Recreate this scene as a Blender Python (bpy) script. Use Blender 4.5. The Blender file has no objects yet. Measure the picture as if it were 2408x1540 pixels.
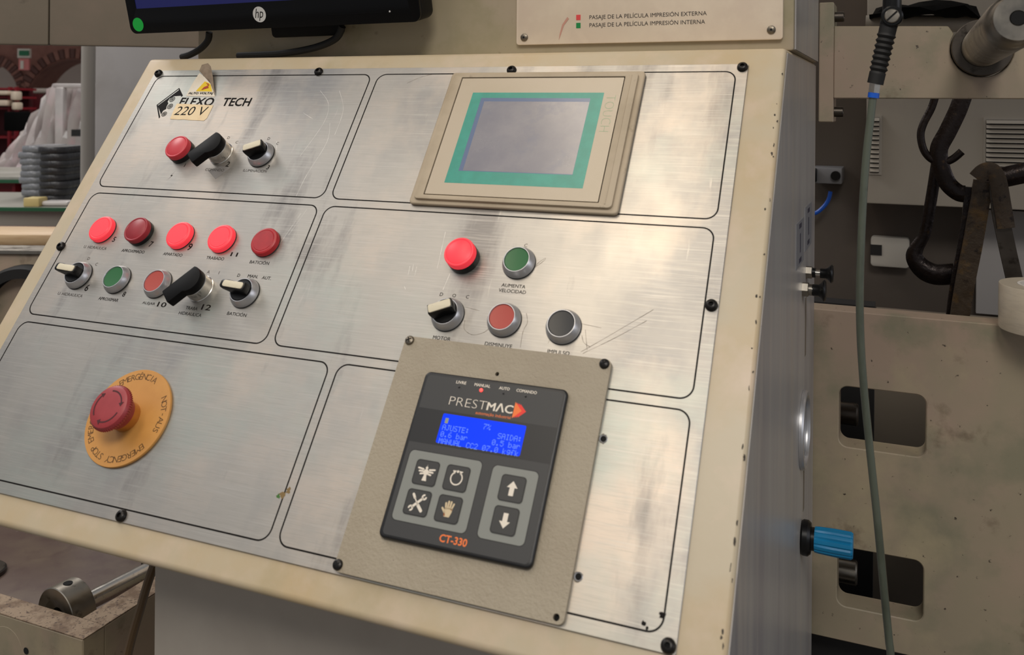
import bpy, bmesh, math, random
from mathutils import Matrix, Vector

random.seed(7)
C = bpy.context.scene.collection
PI = math.pi
ZO = 1.6                       # height of the panel frame's origin
SA, CA = 0.5838571, 0.8118564  # sine / cosine of the panel's lean

# ------------------------------------------------------------------ camera
CAM = Vector((0.7453338, -0.9937378, 1.3943562))
RIGHT = Vector((0.9202326, 0.3912977, 0.0076219))
DOWN = Vector((0.0071119, 0.0027527, -0.9999709))
FWD = Vector((-0.3913073, 0.9202600, -0.0002497))
FPX, CX, CY = 2175.887, 1204.0, 254.267
cd = bpy.data.cameras.new('camera')
cam = bpy.data.objects.new('camera', cd)
C.objects.link(cam)
cam.matrix_world = Matrix((
    (RIGHT.x, -DOWN.x, -FWD.x, CAM.x),
    (RIGHT.y, -DOWN.y, -FWD.y, CAM.y),
    (RIGHT.z, -DOWN.z, -FWD.z, CAM.z),
    (0, 0, 0, 1)))
cd.sensor_fit = 'HORIZONTAL'
cd.sensor_width = 36.0
cd.lens = FPX / 2408 * 36
cd.shift_y = (CY - 770) / 2408
cd.clip_start = 0.05
cd.clip_end = 100
cd.dof.use_dof = True
cd.dof.focus_distance = 1.12
cd.dof.aperture_fstop = 11
bpy.context.scene.camera = cam

# ------------------------------------------------------------------ light
sc = bpy.context.scene
w = bpy.data.worlds.new('hall_light')
sc.world = w
w.use_nodes = True
bg_node = w.node_tree.nodes['Background']
bg_node.inputs['Color'].default_value = (0.95, 0.96, 1.0, 1)
bg_node.inputs['Strength'].default_value = 0.27


def area(name, loc, target, sx, sy, power, col):
    ld = bpy.data.lights.new(name, 'AREA')
    ld.shape = 'RECTANGLE'
    ld.size, ld.size_y = sx, sy
    ld.energy = power
    ld.color = col
    lo = bpy.data.objects.new(name, ld)
    C.objects.link(lo)
    lo.location = loc
    lo.rotation_euler = (Vector(target) - Vector(loc)).to_track_quat('-Z', 'Y').to_euler()
    return lo


area('overhead_light', (-2.3, -2.1, 3.6), (-2.3, -2.1, 0), 3.6, 3.2, 24, (0.98, 0.98, 1.0))
area('overhead_light', (-0.15, -1.9, 3.6), (-0.15, -1.9, 0), 0.55, 3.0, 28, (1.0, 0.87, 0.70))
area('overhead_light', (1.3, -2.3, 3.3), (0.4, -0.3, 1.1), 0.9, 0.9, 42, (1.0, 0.95, 0.88))  # fill added at upper right for more diffuse light on the console
area('side_fill', (5.0, -0.6, 2.2), (0.6, 0.0, 1.1), 2.2, 1.8, 22, (0.90, 0.92, 1.0))  # cool fill added to brighten the console's right side; no known window
area('overhead_light', (-2.6, 0.2, 3.9), (-2.6, 0.2, 0), 1.6, 1.2, 60, (1.0, 0.97, 0.94))  # fill added to lift the grey cabinet and post at left
area('overhead_light', (-5.0, 5.0, 5.0), (-5.0, 5.0, 0), 3.0, 3.0, 220, (1.0, 0.95, 0.9))
sc.view_settings.view_transform = 'Standard'
sc.view_settings.look = 'None'
sc.view_settings.exposure = -0.12
sc.view_settings.gamma = 1.0
sc.view_settings.use_curve_mapping = False


# ------------------------------------------------------------------ materials
def srgb(r, g, b):
    def f(x):
        x /= 255.0
        return x / 12.92 if x <= 0.04045 else ((x + 0.055) / 1.055) ** 2.4
    return (f(r), f(g), f(b), 1.0)


MATS = {}


def mk(name, col, rough=0.5, metal=0.0, var=None, dirt=None, bump=None, emit=None, coat=0.0,
       trans=0.0, roughvar=None, spec=0.5, alpha=1.0):
    """var / dirt: list of (scale, colour, low, high[, stretch]); bump: (scale, strength, distance[, stretch])"""
    m = bpy.data.materials.new(name)
    m.use_nodes = True
    nt = m.node_tree
    p = nt.nodes['Principled BSDF']
    tc = nt.nodes.new('ShaderNodeTexCoord')

    def noise(scale, stretch=(1, 1, 1), detail=5.0, seed=0.0):
        mp = nt.nodes.new('ShaderNodeMapping')
        mp.inputs['Scale'].default_value = stretch
        mp.inputs['Location'].default_value = (seed, seed * 0.7, seed * 1.3)
        nt.links.new(tc.outputs['Object'], mp.inputs['Vector'])
        n = nt.nodes.new('ShaderNodeTexNoise')
        n.inputs['Scale'].default_value = scale
        n.inputs['Detail'].default_value = detail
        n.inputs['Roughness'].default_value = 0.6
        nt.links.new(mp.outputs[0], n.inputs['Vector'])
        return n

    def ramp(n, lo, hi):
        r = nt.nodes.new('ShaderNodeMapRange')
        r.inputs['From Min'].default_value = lo
        r.inputs['From Max'].default_value = hi
        r.clamp = True
        nt.links.new(n.outputs['Fac'], r.inputs['Value'])
        return r

    src = None
    for k, lay in enumerate((var or []) + (dirt or [])):
        scale, c2, lo, hi = lay[:4]
        st = lay[4] if len(lay) > 4 else (1, 1, 1)
        r = ramp(noise(scale, st, 6.0, 3.1 * k + 0.37), lo, hi)
        mx = nt.nodes.new('ShaderNodeMix')
        mx.data_type = 'RGBA'
        nt.links.new(r.outputs[0], mx.inputs[0])
        if src is None:
            mx.inputs[6].default_value = col
        else:
            nt.links.new(src, mx.inputs[6])
        mx.inputs[7].default_value = c2
        src = mx.outputs[2]
    if src is None:
        p.inputs['Base Color'].default_value = col
    else:
        nt.links.new(src, p.inputs['Base Color'])
    p.inputs['Roughness'].default_value = rough
    if roughvar:
        scale, r0, r1 = roughvar[:3]
        st = roughvar[3] if len(roughvar) > 3 else (1, 1, 1)
        r = ramp(noise(scale, st, 6.0, 9.2), 0.3, 0.7)
        r.inputs['To Min'].default_value = r0
        r.inputs['To Max'].default_value = r1
        nt.links.new(r.outputs[0], p.inputs['Roughness'])
    p.inputs['Metallic'].default_value = metal
    p.inputs['Specular IOR Level'].default_value = spec
    p.inputs['Coat Weight'].default_value = coat
    p.inputs['Coat Roughness'].default_value = 0.15
    p.inputs['Transmission Weight'].default_value = trans
    p.inputs['Alpha'].default_value = alpha
    if bump:
        scale, strength, dist = bump[:3]
        st = bump[3] if len(bump) > 3 else (1, 1, 1)
        b = nt.nodes.new('ShaderNodeBump')
        b.inputs['Strength'].default_value = strength
        b.inputs['Distance'].default_value = dist
        nt.links.new(noise(scale, st, 3.0, 5.5).outputs['Fac'], b.inputs['Height'])
        nt.links.new(b.outputs[0], p.inputs['Normal'])
    if emit:
        p.inputs['Emission Color'].default_value = emit[0]
        p.inputs['Emission Strength'].default_value = emit[1]
    MATS[name] = m
    return m


BEIGE = srgb(190, 176, 150)
mk('beige_paint', BEIGE, 0.42, var=[(9, srgb(190, 168, 132), 0.42, 0.68), (23, srgb(202, 182, 158), 0.5, 0.75)],
   dirt=[(6, srgb(165, 150, 112), 0.62, 0.8), (160, srgb(90, 78, 55), 0.745, 0.77)], bump=(90, 0.12, 0.0008))
mk('side_shade_grey', srgb(166, 163, 159), 0.34, var=[(14, srgb(150, 145, 145), 0.45, 0.65, (1, 1, 0.12)), (30, srgb(176, 169, 161), 0.5, 0.7, (1, 1, 0.1))],
   dirt=[(60, srgb(120, 112, 100), 0.68, 0.74, (1, 1, 0.06))])  # the same beige paint, with cool shade put into its colour
mk('machine_paint', srgb(152, 140, 118), 0.5, var=[(7, srgb(162, 142, 124), 0.42, 0.62), (13, srgb(136, 130, 108), 0.5, 0.66), (5, srgb(172, 158, 128), 0.55, 0.7)],
   dirt=[(18, srgb(104, 88, 70), 0.62, 0.78), (120, srgb(60, 50, 40), 0.67, 0.72)], bump=(60, 0.15, 0.001))
mk('housing_paint', srgb(166, 154, 128), 0.5, var=[(6, srgb(176, 160, 140), 0.45, 0.65), (14, srgb(150, 142, 112), 0.52, 0.72)],
   dirt=[(40, srgb(110, 100, 78), 0.66, 0.78), (130, srgb(66, 58, 44), 0.72, 0.75)], bump=(60, 0.12, 0.001))
mk('duct_paint', srgb(122, 112, 98), 0.5, var=[(5, srgb(132, 118, 104), 0.45, 0.65)], dirt=[(20, srgb(70, 62, 50), 0.66, 0.82)])
mk('aluminium', srgb(176, 171, 163), 0.4, 0.9,
   var=[(4.5, srgb(152, 150, 147), 0.46, 0.60, (1, 0.55, 1)), (7, srgb(194, 182, 169), 0.50, 0.66, (1, 0.7, 1)),
        (11, srgb(136, 132, 128), 0.57, 0.70, (1.7, 0.45, 1)), (8, srgb(172, 175, 167), 0.52, 0.66, (0.7, 0.7, 1)), (120, srgb(188, 183, 175), 0.5, 0.8, (0.15, 6, 1))],
   dirt=[(420, srgb(110, 104, 94), 0.735, 0.76), (34, srgb(190, 184, 176), 0.68, 0.76, (3.0, 0.3, 1)), (1300, srgb(164, 159, 151), 0.5, 0.85, (0.03, 1, 1))],
   roughvar=(6, 0.30, 0.50, (1, 0.7, 1)), bump=(60, 0.05, 0.0004, (0.4, 14, 1)))
mk('screen_bezel', srgb(182, 166, 142), 0.55, var=[(18, srgb(166, 150, 126), 0.45, 0.7)], dirt=[(60, srgb(120, 104, 80), 0.66, 0.78)], bump=(900, 0.1, 0.0003))
mk('membrane_tan', srgb(186, 170, 146), 0.3, spec=0.8, var=[(14, srgb(182, 166, 140), 0.45, 0.7)], bump=(1500, 0.25, 0.0003))
mk('membrane_green', srgb(16, 140, 120), 0.3, spec=0.8, var=[(60, srgb(24, 150, 130), 0.45, 0.7)], bump=(1500, 0.25, 0.0003))
mk('pale_green_print', srgb(150, 176, 138), 0.45)
mk('touch_glass', srgb(112, 108, 116), 0.24, var=[(16, srgb(134, 128, 130), 0.4, 0.7), (30, srgb(104, 104, 118), 0.52, 0.7)],
   dirt=[(500, srgb(190, 186, 180), 0.73, 0.75)], coat=0.5, spec=1.0, roughvar=(18, 0.16, 0.3))
mk('glass_border', srgb(92, 108, 140), 0.25, coat=0.4)
mk('controller_paint', srgb(158, 147, 127), 0.5, var=[(16, srgb(150, 138, 118), 0.45, 0.7)], dirt=[(260, srgb(100, 90, 74), 0.735, 0.76)], bump=(420, 0.55, 0.0012))
mk('black_fascia', srgb(22, 22, 23), 0.4, dirt=[(220, srgb(120, 116, 110), 0.74, 0.76)], bump=(500, 0.25, 0.0004))
mk('charcoal_membrane', srgb(50, 50, 50), 0.42, dirt=[(420, srgb(150, 146, 140), 0.765, 0.775)])
mk('black_band', srgb(20, 20, 21), 0.35, dirt=[(420, srgb(150, 146, 140), 0.75, 0.765)])
mk('grey_keypad', srgb(128, 130, 124), 0.45)
mk('key_face', srgb(48, 48, 47), 0.42)
mk('key_edge', srgb(16, 16, 16), 0.45)
mk('icon_white', srgb(226, 216, 200), 0.5)
mk('icon_worn', srgb(206, 186, 150), 0.6, dirt=[(300, srgb(150, 84, 30), 0.6, 0.64), (260, srgb(30, 26, 22), 0.64, 0.67)])
mk('orange_print', srgb(240, 120, 50), 0.5)
mk('red_print', srgb(232, 52, 38), 0.5)
mk('lcd_blue', (0.0, 0.01, 0.25, 1), 0.3, spec=0.15, emit=((0.0, 0.045, 1.0, 1), 0.95))
mk('lcd_pixel', (0.08, 0.12, 0.3, 1), 0.4, spec=0.15, emit=((0.10, 0.24, 1.0, 1), 0.9))
mk('lcd_block', srgb(140, 150, 130), 0.4)
mk('led_red', (1, 0.05, 0.05, 1), 0.3, emit=((1.0, 0.09, 0.07, 1), 1.3))
mk('led_off', srgb(40, 38, 40), 0.3)
mk('lens_lit', srgb(235, 50, 60), 0.4, emit=((1.0, 0.05, 0.075, 1), 0.5), dirt=[(200, srgb(150, 30, 40), 0.72, 0.76)])
mk('lens_dim', srgb(176, 36, 42), 0.38, emit=((1.0, 0.04, 0.05, 1), 0.06), var=[(40, srgb(150, 30, 36), 0.4, 0.7)])
mk('lens_mid', srgb(190, 50, 60), 0.38, emit=((1.0, 0.05, 0.07, 1), 0.05))
mk('lens_dark', srgb(160, 36, 48), 0.4, var=[(40, srgb(144, 32, 42), 0.4, 0.7)])
mk('bezel_metal', srgb(196, 196, 198), 0.3, 0.75, roughvar=(60, 0.26, 0.42), dirt=[(300, srgb(60, 56, 50), 0.73, 0.76)])
mk('chrome', srgb(214, 210, 202), 0.16, 1.0, roughvar=(80, 0.12, 0.3), dirt=[(200, srgb(120, 112, 100), 0.6, 0.8)])
mk('black_plastic', srgb(13, 13, 14), 0.32, spec=0.32)
mk('lever_black', srgb(11, 11, 12), 0.5, spec=0.14)
mk('black_rubber', srgb(18, 17, 17), 0.65)
mk('green_cap', srgb(24, 96, 44), 0.34)
mk('red_cap', srgb(172, 66, 54), 0.38)
mk('black_cap', srgb(32, 33, 34), 0.32)
mk('cream_marker', srgb(214, 204, 178), 0.5, dirt=[(160, srgb(120, 104, 70), 0.6, 0.72)])
mk('stop_red', srgb(158, 56, 60), 0.36, var=[(60, srgb(148, 50, 54), 0.4, 0.7)])
mk('stop_yellow', srgb(200, 144, 74), 0.42, var=[(40, srgb(192, 136, 68), 0.4, 0.7)])
mk('stop_collar', srgb(196, 140, 70), 0.3, 0.6)  # metal collar; the disc's yellow reflection is put into its colour
mk('stop_print', srgb(96, 62, 18), 0.6)
mk('arrow_dark', srgb(70, 16, 20), 0.5)
mk('engraving', srgb(22, 19, 17), 0.7, spec=0.15)
mk('engraving_worn', srgb(56, 50, 45), 0.7, spec=0.15)
mk('marker_ink', srgb(26, 21, 19), 0.7, spec=0.1)
mk('grey_residue', srgb(120, 116, 112), 0.6)
mk('screw_black', srgb(30, 27, 25), 0.35, 0.5, bump=(700, 0.3, 0.0003))
mk('screw_steel', srgb(120, 112, 100), 0.4, 0.9, bump=(700, 0.3, 0.0003))
mk('hole_black', srgb(6, 6, 6), 0.9)
mk('sticker_cream', srgb(232, 208, 166), 0.6, var=[(60, srgb(222, 194, 150), 0.45, 0.7)])
mk('sticker_white', srgb(228, 218, 200), 0.5, var=[(50, srgb(214, 200, 176), 0.45, 0.75)])
mk('sticker_back', srgb(140, 122, 102), 0.7, var=[(90, srgb(110, 94, 76), 0.4, 0.7)])
mk('warning_yellow', srgb(232, 196, 30), 0.5)
mk('warning_red', srgb(176, 60, 40), 0.5)
mk('ink_black', srgb(16, 14, 13), 0.6, spec=0.1)
mk('monitor_black', srgb(8, 8, 9), 0.25, spec=0.2)
mk('monitor_matte', srgb(8, 8, 9), 0.5, spec=0.2)
mk('monitor_screen', srgb(12, 14, 40), 0.25, emit=((0.012, 0.014, 0.10, 1), 0.6))
mk('logo_silver', srgb(206, 204, 200), 0.4)
mk('sticker_green', srgb(20, 176, 66), 0.5)
mk('sign_white', srgb(216, 200, 178), 0.45, var=[(8, srgb(210, 192, 172), 0.45, 0.7), (20, srgb(222, 206, 184), 0.5, 0.7)],
   dirt=[(150, srgb(110, 90, 70), 0.75, 0.77)])
mk('sign_red', srgb(214, 70, 70), 0.5)
mk('sign_green', srgb(10, 128, 62), 0.5)
mk('sign_text', srgb(44, 38, 34), 0.6)
mk('red_smear', srgb(190, 140, 122), 0.6)
mk('steel', srgb(150, 144, 134), 0.3, 1.0, roughvar=(40, 0.22, 0.5), dirt=[(60, srgb(60, 54, 46), 0.6, 0.8)])
mk('steel_dark', srgb(86, 80, 74), 0.36, 1.0, roughvar=(40, 0.3, 0.55), dirt=[(60, srgb(40, 34, 28), 0.58, 0.75)])
mk('oily_steel', srgb(40, 32, 30), 0.25, 0.6, roughvar=(50, 0.14, 0.5), dirt=[(70, srgb(90, 68, 44), 0.6, 0.75)], bump=(140, 0.5, 0.0015))
mk('rusty_bar', srgb(78, 66, 54), 0.4, 0.5, roughvar=(60, 0.25, 0.6), dirt=[(50, srgb(110, 86, 54), 0.52, 0.7), (70, srgb(36, 28, 26), 0.58, 0.7)], bump=(120, 0.5, 0.0015))
mk('clear_hose', srgb(88, 94, 82), 0.25, var=[(40, srgb(64, 70, 58), 0.45, 0.7, (1, 1, 0.3))], dirt=[(60, srgb(36, 38, 26), 0.66, 0.74, (1, 1, 0.25))], coat=0.4)
mk('brown_hose', srgb(86, 64, 36), 0.3, coat=0.3)
mk('blue_plastic', srgb(12, 126, 176), 0.36)
mk('blue_fitting', srgb(24, 90, 200), 0.35)
mk('grey_label', srgb(126, 126, 130), 0.45)
mk('label_ink', srgb(50, 48, 66), 0.5)
mk('cabinet_white', srgb(168, 160, 148), 0.5, var=[(5, srgb(158, 149, 140), 0.45, 0.65)])
mk('wall_inner', srgb(88, 79, 71), 0.6, var=[(6, srgb(96, 85, 77), 0.45, 0.7)])
mk('dark_interior', srgb(30, 28, 28), 0.7)
mk('box_white', srgb(190, 184, 174), 0.5)
mk('pale_wall', srgb(214, 200, 186), 0.8)
mk('black_cloth', srgb(8, 8, 8), 0.95, spec=0.1)
mk('tape_side', srgb(200, 188, 168), 0.3, var=[(40, srgb(186, 174, 156), 0.45, 0.7, (1, 1, 6))], coat=0.4)
mk('tape_core', srgb(206, 200, 192), 0.7)
mk('table_rust', srgb(92, 76, 70), 0.4, var=[(9, srgb(104, 90, 78), 0.45, 0.65), (22, srgb(84, 66, 62), 0.5, 0.7)], dirt=[(70, srgb(130, 122, 112), 0.68, 0.74)])
mk('rust_top', srgb(150, 130, 108), 0.6, var=[(40, srgb(112, 90, 70), 0.45, 0.6)], dirt=[(230, srgb(84, 66, 54), 0.56, 0.64)], bump=(220, 0.5, 0.0012))
mk('brick_red', srgb(140, 96, 82), 0.85, var=[(3, srgb(124, 82, 70), 0.45, 0.65)])
mk('brick_dark', srgb(96, 64, 56), 0.85)
mk('red_paint', srgb(126, 18, 30), 0.5)
mk('dark_red', srgb(78, 12, 20), 0.6)
mk('exit_green', srgb(36, 110, 72), 0.5)
mk('sign_pink', srgb(216, 128, 122), 0.5)
mk('blue_poster', srgb(24, 124, 176), 0.5)
mk('plastic_sheet', srgb(214, 208, 204), 0.35, var=[(3, srgb(196, 186, 184), 0.45, 0.65), (5, srgb(226, 206, 208), 0.55, 0.7)], coat=0.3)
mk('post_grey', srgb(168, 162, 154), 0.5)
mk('cabinet_grey', srgb(172, 168, 166), 0.5, var=[(3, srgb(160, 155, 152), 0.45, 0.6)])
mk('bag_black', srgb(48, 48, 50), 0.4, bump=(30, 0.6, 0.01))
mk('bag_grey', srgb(128, 130, 134), 0.25, var=[(12, srgb(168, 170, 172), 0.5, 0.65)], bump=(30, 0.6, 0.01))
mk('table_green', srgb(40, 92, 62), 0.4)
mk('table_top_pale', srgb(150, 148, 138), 0.35, var=[(4, srgb(170, 168, 160), 0.45, 0.65)])
mk('wood', srgb(206, 176, 136), 0.5, var=[(8, srgb(190, 156, 116), 0.45, 0.65, (1, 8, 8))])
mk('block_yellow', srgb(206, 186, 126), 0.6)
mk('grey_panel', srgb(180, 173, 163), 0.6, var=[(2, srgb(160, 152, 142), 0.45, 0.65)])
mk('concrete', srgb(120, 114, 106), 0.7, var=[(2, srgb(104, 98, 92), 0.45, 0.65)])
mk('ceiling_paint', srgb(200, 196, 188), 0.9)
mk('stain_brown', srgb(124, 100, 58), 0.7)
mk('stain_green', srgb(60, 104, 40), 0.7)
mk('chip_dark', srgb(52, 44, 36), 0.7)
mk('scratch_dark', srgb(112, 102, 88), 0.6)
mk('scratch_light', srgb(232, 228, 220), 0.4, 0.6)
mk('gauge_glass', srgb(60, 66, 74), 0.1, coat=0.6)


# ------------------------------------------------------------------ mesh helpers
class MB:
    def __init__(s):
        s.v, s.f = [], []

    def add(s, vs, fs):
        o = len(s.v)
        s.v += [tuple(x) for x in vs]
        s.f += [tuple(i + o for i in f) for f in fs]
        return s

    def box(s, x0, x1, y0, y1, z0, z1):
        vs = [(x, y, z) for z in (z0, z1) for y in (y0, y1) for x in (x0, x1)]
        return s.add(vs, [(0, 2, 3, 1), (4, 5, 7, 6), (0, 1, 5, 4), (2, 6, 7, 3), (0, 4, 6, 2), (1, 3, 7, 5)])

    @staticmethod
    def _m(axis):
        return {'z': lambda a, b, h: (a, b, h), 'x': lambda a, b, h: (h, a, b), 'y': lambda a, b, h: (a, h, b)}[axis]

    def prism(s, poly, h0, h1, axis='z', shrink=0.0):
        m = s._m(axis)
        n = len(poly)
        cx = sum(p[0] for p in poly) / n
        cy = sum(p[1] for p in poly) / n
        k = 1 - shrink
        vs = [m(a, b, h0) for a, b in poly] + [m(cx + (a - cx) * k, cy + (b - cy) * k, h1) for a, b in poly]
        fs = [tuple(reversed(range(n))), tuple(range(n, 2 * n))]
        fs += [(i, (i + 1) % n, n + (i + 1) % n, n + i) for i in range(n)]
        return s.add(vs, fs)

    def flat(s, poly, h, axis='z'):
        m = s._m(axis)
        return s.add([m(a, b, h) for a, b in poly], [tuple(range(len(poly)))])

    def ring(s, outer, inner, h0, h1, axis='z'):
        m = s._m(axis)
        n = len(outer)
        vs = []
        for h in (h0, h1):
            vs += [m(a, b, h) for a, b in outer] + [m(a, b, h) for a, b in inner]
        fs = []
        for i in range(n):
            j = (i + 1) % n
            fs += [(i, n + i, n + j, j), (2 * n + i, 2 * n + j, 3 * n + j, 3 * n + i),
                   (i, j, 2 * n + j, 2 * n + i), (n + i, 3 * n + i, 3 * n + j, n + j)]
        return s.add(vs, fs)

    def flat_ring(s, outer, inner, h, axis='z'):
        m = s._m(axis)
        n = len(outer)
        return s.add([m(a, b, h) for a, b in outer] + [m(a, b, h) for a, b in inner],
                     [(i, (i + 1) % n, n + (i + 1) % n, n + i) for i in range(n)])

    def lathe(s, prof, n=40, c=(0, 0, 0), axis='z'):
        m = s._m(axis)
        vs, fs, rows = [], [], []
        for r, h in prof:
            if r < 1e-9:
                rows.append([len(vs)])
                vs.append(m(0, 0, h))
            else:
                rows.append(list(range(len(vs), len(vs) + n)))
                vs += [m(r * math.cos(2 * PI * i / n), r * math.sin(2 * PI * i / n), h) for i in range(n)]
        for a, b in zip(rows, rows[1:]):
            for i in range(n):
                j = (i + 1) % n
                if len(a) == 1 and len(b) == 1:
                    continue
                if len(a) == 1:
                    fs.append((a[0], b[i], b[j]))
                elif len(b) == 1:
                    fs.append((a[i], b[0], a[j]))
                else:
                    fs.append((a[i], b[i], b[j], a[j]))
        return s.add([(x + c[0], y + c[1], z + c[2]) for x, y, z in vs], fs)

    def tube(s, pts, r, n=12, flat=1.0, up=(0, -1, 0)):
        pts = [Vector(p) for p in pts]
        rs = r if isinstance(r, (list, tuple)) else [r] * len(pts)
        vs, fs = [], []
        up = Vector(up)
        for i, p in enumerate(pts):
            t = (pts[min(i + 1, len(pts) - 1)] - pts[max(i - 1, 0)]).normalized()
            a = t.cross(up)
            if a.length < 1e-4:
                a = t.cross(Vector((1, 0, 0)))
            a.normalize()
            b = a.cross(t).normalized()
            for k in range(n):
                q = 2 * PI * (k + 0.5) / n
                vs.append(p + a * (math.cos(q) * rs[i]) + b * (math.sin(q) * rs[i] * flat))
        for i in range(len(pts) - 1):
            for k in range(n):
                l = (k + 1) % n
                fs.append((i * n + k, i * n + l, (i + 1) * n + l, (i + 1) * n + k))
        fs.append(tuple(reversed(range(n))))
        fs.append(tuple(range((len(pts) - 1) * n, len(pts) * n)))
        return s.add(vs, fs)

    def holes(s, outer, inners, h0, h1, axis='z'):
        m = s._m(axis)
        bm = bmesh.new()
        loops = []
        for lp in [outer] + inners:
            vv = [bm.verts.new((a, b, 0)) for a, b in lp]
            ee = [bm.edges.new((vv[i], vv[(i + 1) % len(vv)])) for i in range(len(vv))]
            loops.append(vv)
        bmesh.ops.triangle_fill(bm, edges=bm.edges[:], use_beauty=True, use_dissolve=False)
        bm.verts.index_update()
        co = [(v.co.x, v.co.y) for v in bm.verts]
        tris = [tuple(v.index for v in f.verts) for f in bm.faces]
        lo = [[v.index for v in lp] for lp in loops]
        bm.free()
        n = len(co)
        vs = [m(a, b, h0) for a, b in co] + [m(a, b, h1) for a, b in co]
        fs = tris + [tuple(n + i for i in reversed(t)) for t in tris]
        for lp in lo:
            for i in range(len(lp)):
                a, b = lp[i], lp[(i + 1) % len(lp)]
                fs.append((a, b, n + b, n + a))
        return s.add(vs, fs)

    def mesh(s, name, mm=False, bevel=0.0, segs=2, angle=35, normals=True):
        k = 0.001 if mm else 1.0
        me = bpy.data.meshes.new(name)
        me.from_pydata([(x * k, y * k, z * k) for x, y, z in s.v], [], s.f)
        bm = bmesh.new()
        bm.from_mesh(me)
        if normals:
            bmesh.ops.recalc_face_normals(bm, faces=bm.faces[:])
        if bevel:
            bmesh.ops.dissolve_limit(bm, angle_limit=0.01, verts=bm.verts[:], edges=bm.edges[:])
            ee = [e for e in bm.edges if len(e.link_faces) == 2 and e.calc_face_angle(0) > math.radians(40)]
            bmesh.ops.bevel(bm, geom=ee, offset=bevel * k, segments=segs, profile=0.5, affect='EDGES', clamp_overlap=True)
        for f in bm.faces:
            f.smooth = True
        for e in bm.edges:
            e.smooth = not (len(e.link_faces) == 2 and e.calc_face_angle(0) > math.radians(angle)) and len(e.link_faces) == 2
        bm.to_mesh(me)
        bm.free()
        return me

    def build(s, name, mat, parent=None, mm=False, bevel=0.0, segs=2, angle=35, world=False, M=None, normals=True):
        me = s.mesh(name, mm, bevel, segs, angle, normals)
        return put(name, me, mat, parent, world, M)


def world_of(o):
    if o.parent is None:
        return o.matrix_basis.copy()
    return world_of(o.parent) @ o.matrix_parent_inverse @ o.matrix_basis


def put(name, me, mat, parent=None, world=False, M=None):
    o = bpy.data.objects.new(name, me)
    C.objects.link(o)
    if mat:
        me.materials.clear()
        me.materials.append(MATS[mat])
    if parent is not None:
        o.parent = parent
        if world:
            mw = world_of(parent)
            o.matrix_parent_inverse = mw.inverted()
    if M is not None:
        o.matrix_basis = M
    return o


def tag(o, label, cat, group=None, kind=None):
    if label:
        o['label'] = label
    if cat:
        o['category'] = cat
    if group:
        o['group'] = group
    if kind:
        o['kind'] = kind
    return o


def thing(name, label, cat, M=None, loc=None, group=None):
    o = bpy.data.objects.new(name, None)
    C.objects.link(o)
    o.empty_display_size = 0.02
    o.matrix_basis = M if M is not None else Matrix.Translation(loc or (0, 0, 0))
    return tag(o, label, cat, group)


FR = Matrix(((1, 0, 0, 0), (0, SA, -CA, 0), (0, CA, SA, ZO), (0, 0, 0, 1)))  # panel frame: x = along, y = up the slope, z = out


def panel(u, v, h=0.0, rot=0.0):
    return FR @ Matrix.Translation((u * 0.001, -v * 0.001, h * 0.001)) @ Matrix.Rotation(rot, 4, 'Z')


def on_y(x, y, Y):
    d = FWD + RIGHT * ((x - CX) / FPX) + DOWN * ((y - CY) / FPX)
    return CAM + d * ((Y - CAM.y) / d.y)


def on_x(x, y, X):
    d = FWD + RIGHT * ((x - CX) / FPX) + DOWN * ((y - CY) / FPX)
    return CAM + d * ((X - CAM.x) / d.x)


def far(x, y, d):
    return CAM + (FWD + RIGHT * ((x - CX) / FPX) + DOWN * ((y - CY) / FPX)) * d


YAW = math.atan2(RIGHT.y, RIGHT.x)


def rr(x0, y0, x1, y1, r, n=6):
    pts = []
    for cx, cy, a in ((x1 - r, y1 - r, 0), (x0 + r, y1 - r, 90), (x0 + r, y0 + r, 180), (x1 - r, y0 + r, 270)):
        for i in range(n + 1):
            q = math.radians(a + 90 * i / n)
            pts.append((cx + r * math.cos(q), cy + r * math.sin(q)))
    return pts


def circ(cx, cy, r, n=24, a0=0.0):
    return [(cx + r * math.cos(a0 + 2 * PI * i / n), cy + r * math.sin(a0 + 2 * PI * i / n)) for i in range(n)]


def spline(pts, k=6):
    pts = [Vector(p) for p in pts]
    out = []
    for i in range(len(pts) - 1):
        p0, p1, p2, p3 = pts[max(i - 1, 0)], pts[i], pts[i + 1], pts[min(i + 2, len(pts) - 1)]
        for j in range(k):
            t = j / k
            out.append(0.5 * ((2 * p1) + (p2 - p0) * t + (2 * p0 - 5 * p1 + 4 * p2 - p3) * t * t + (3 * p1 - p0 - 3 * p2 + p3) * t ** 3))
    out.append(pts[-1])
    return out


TXT = {}
LAYER = {}


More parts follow.
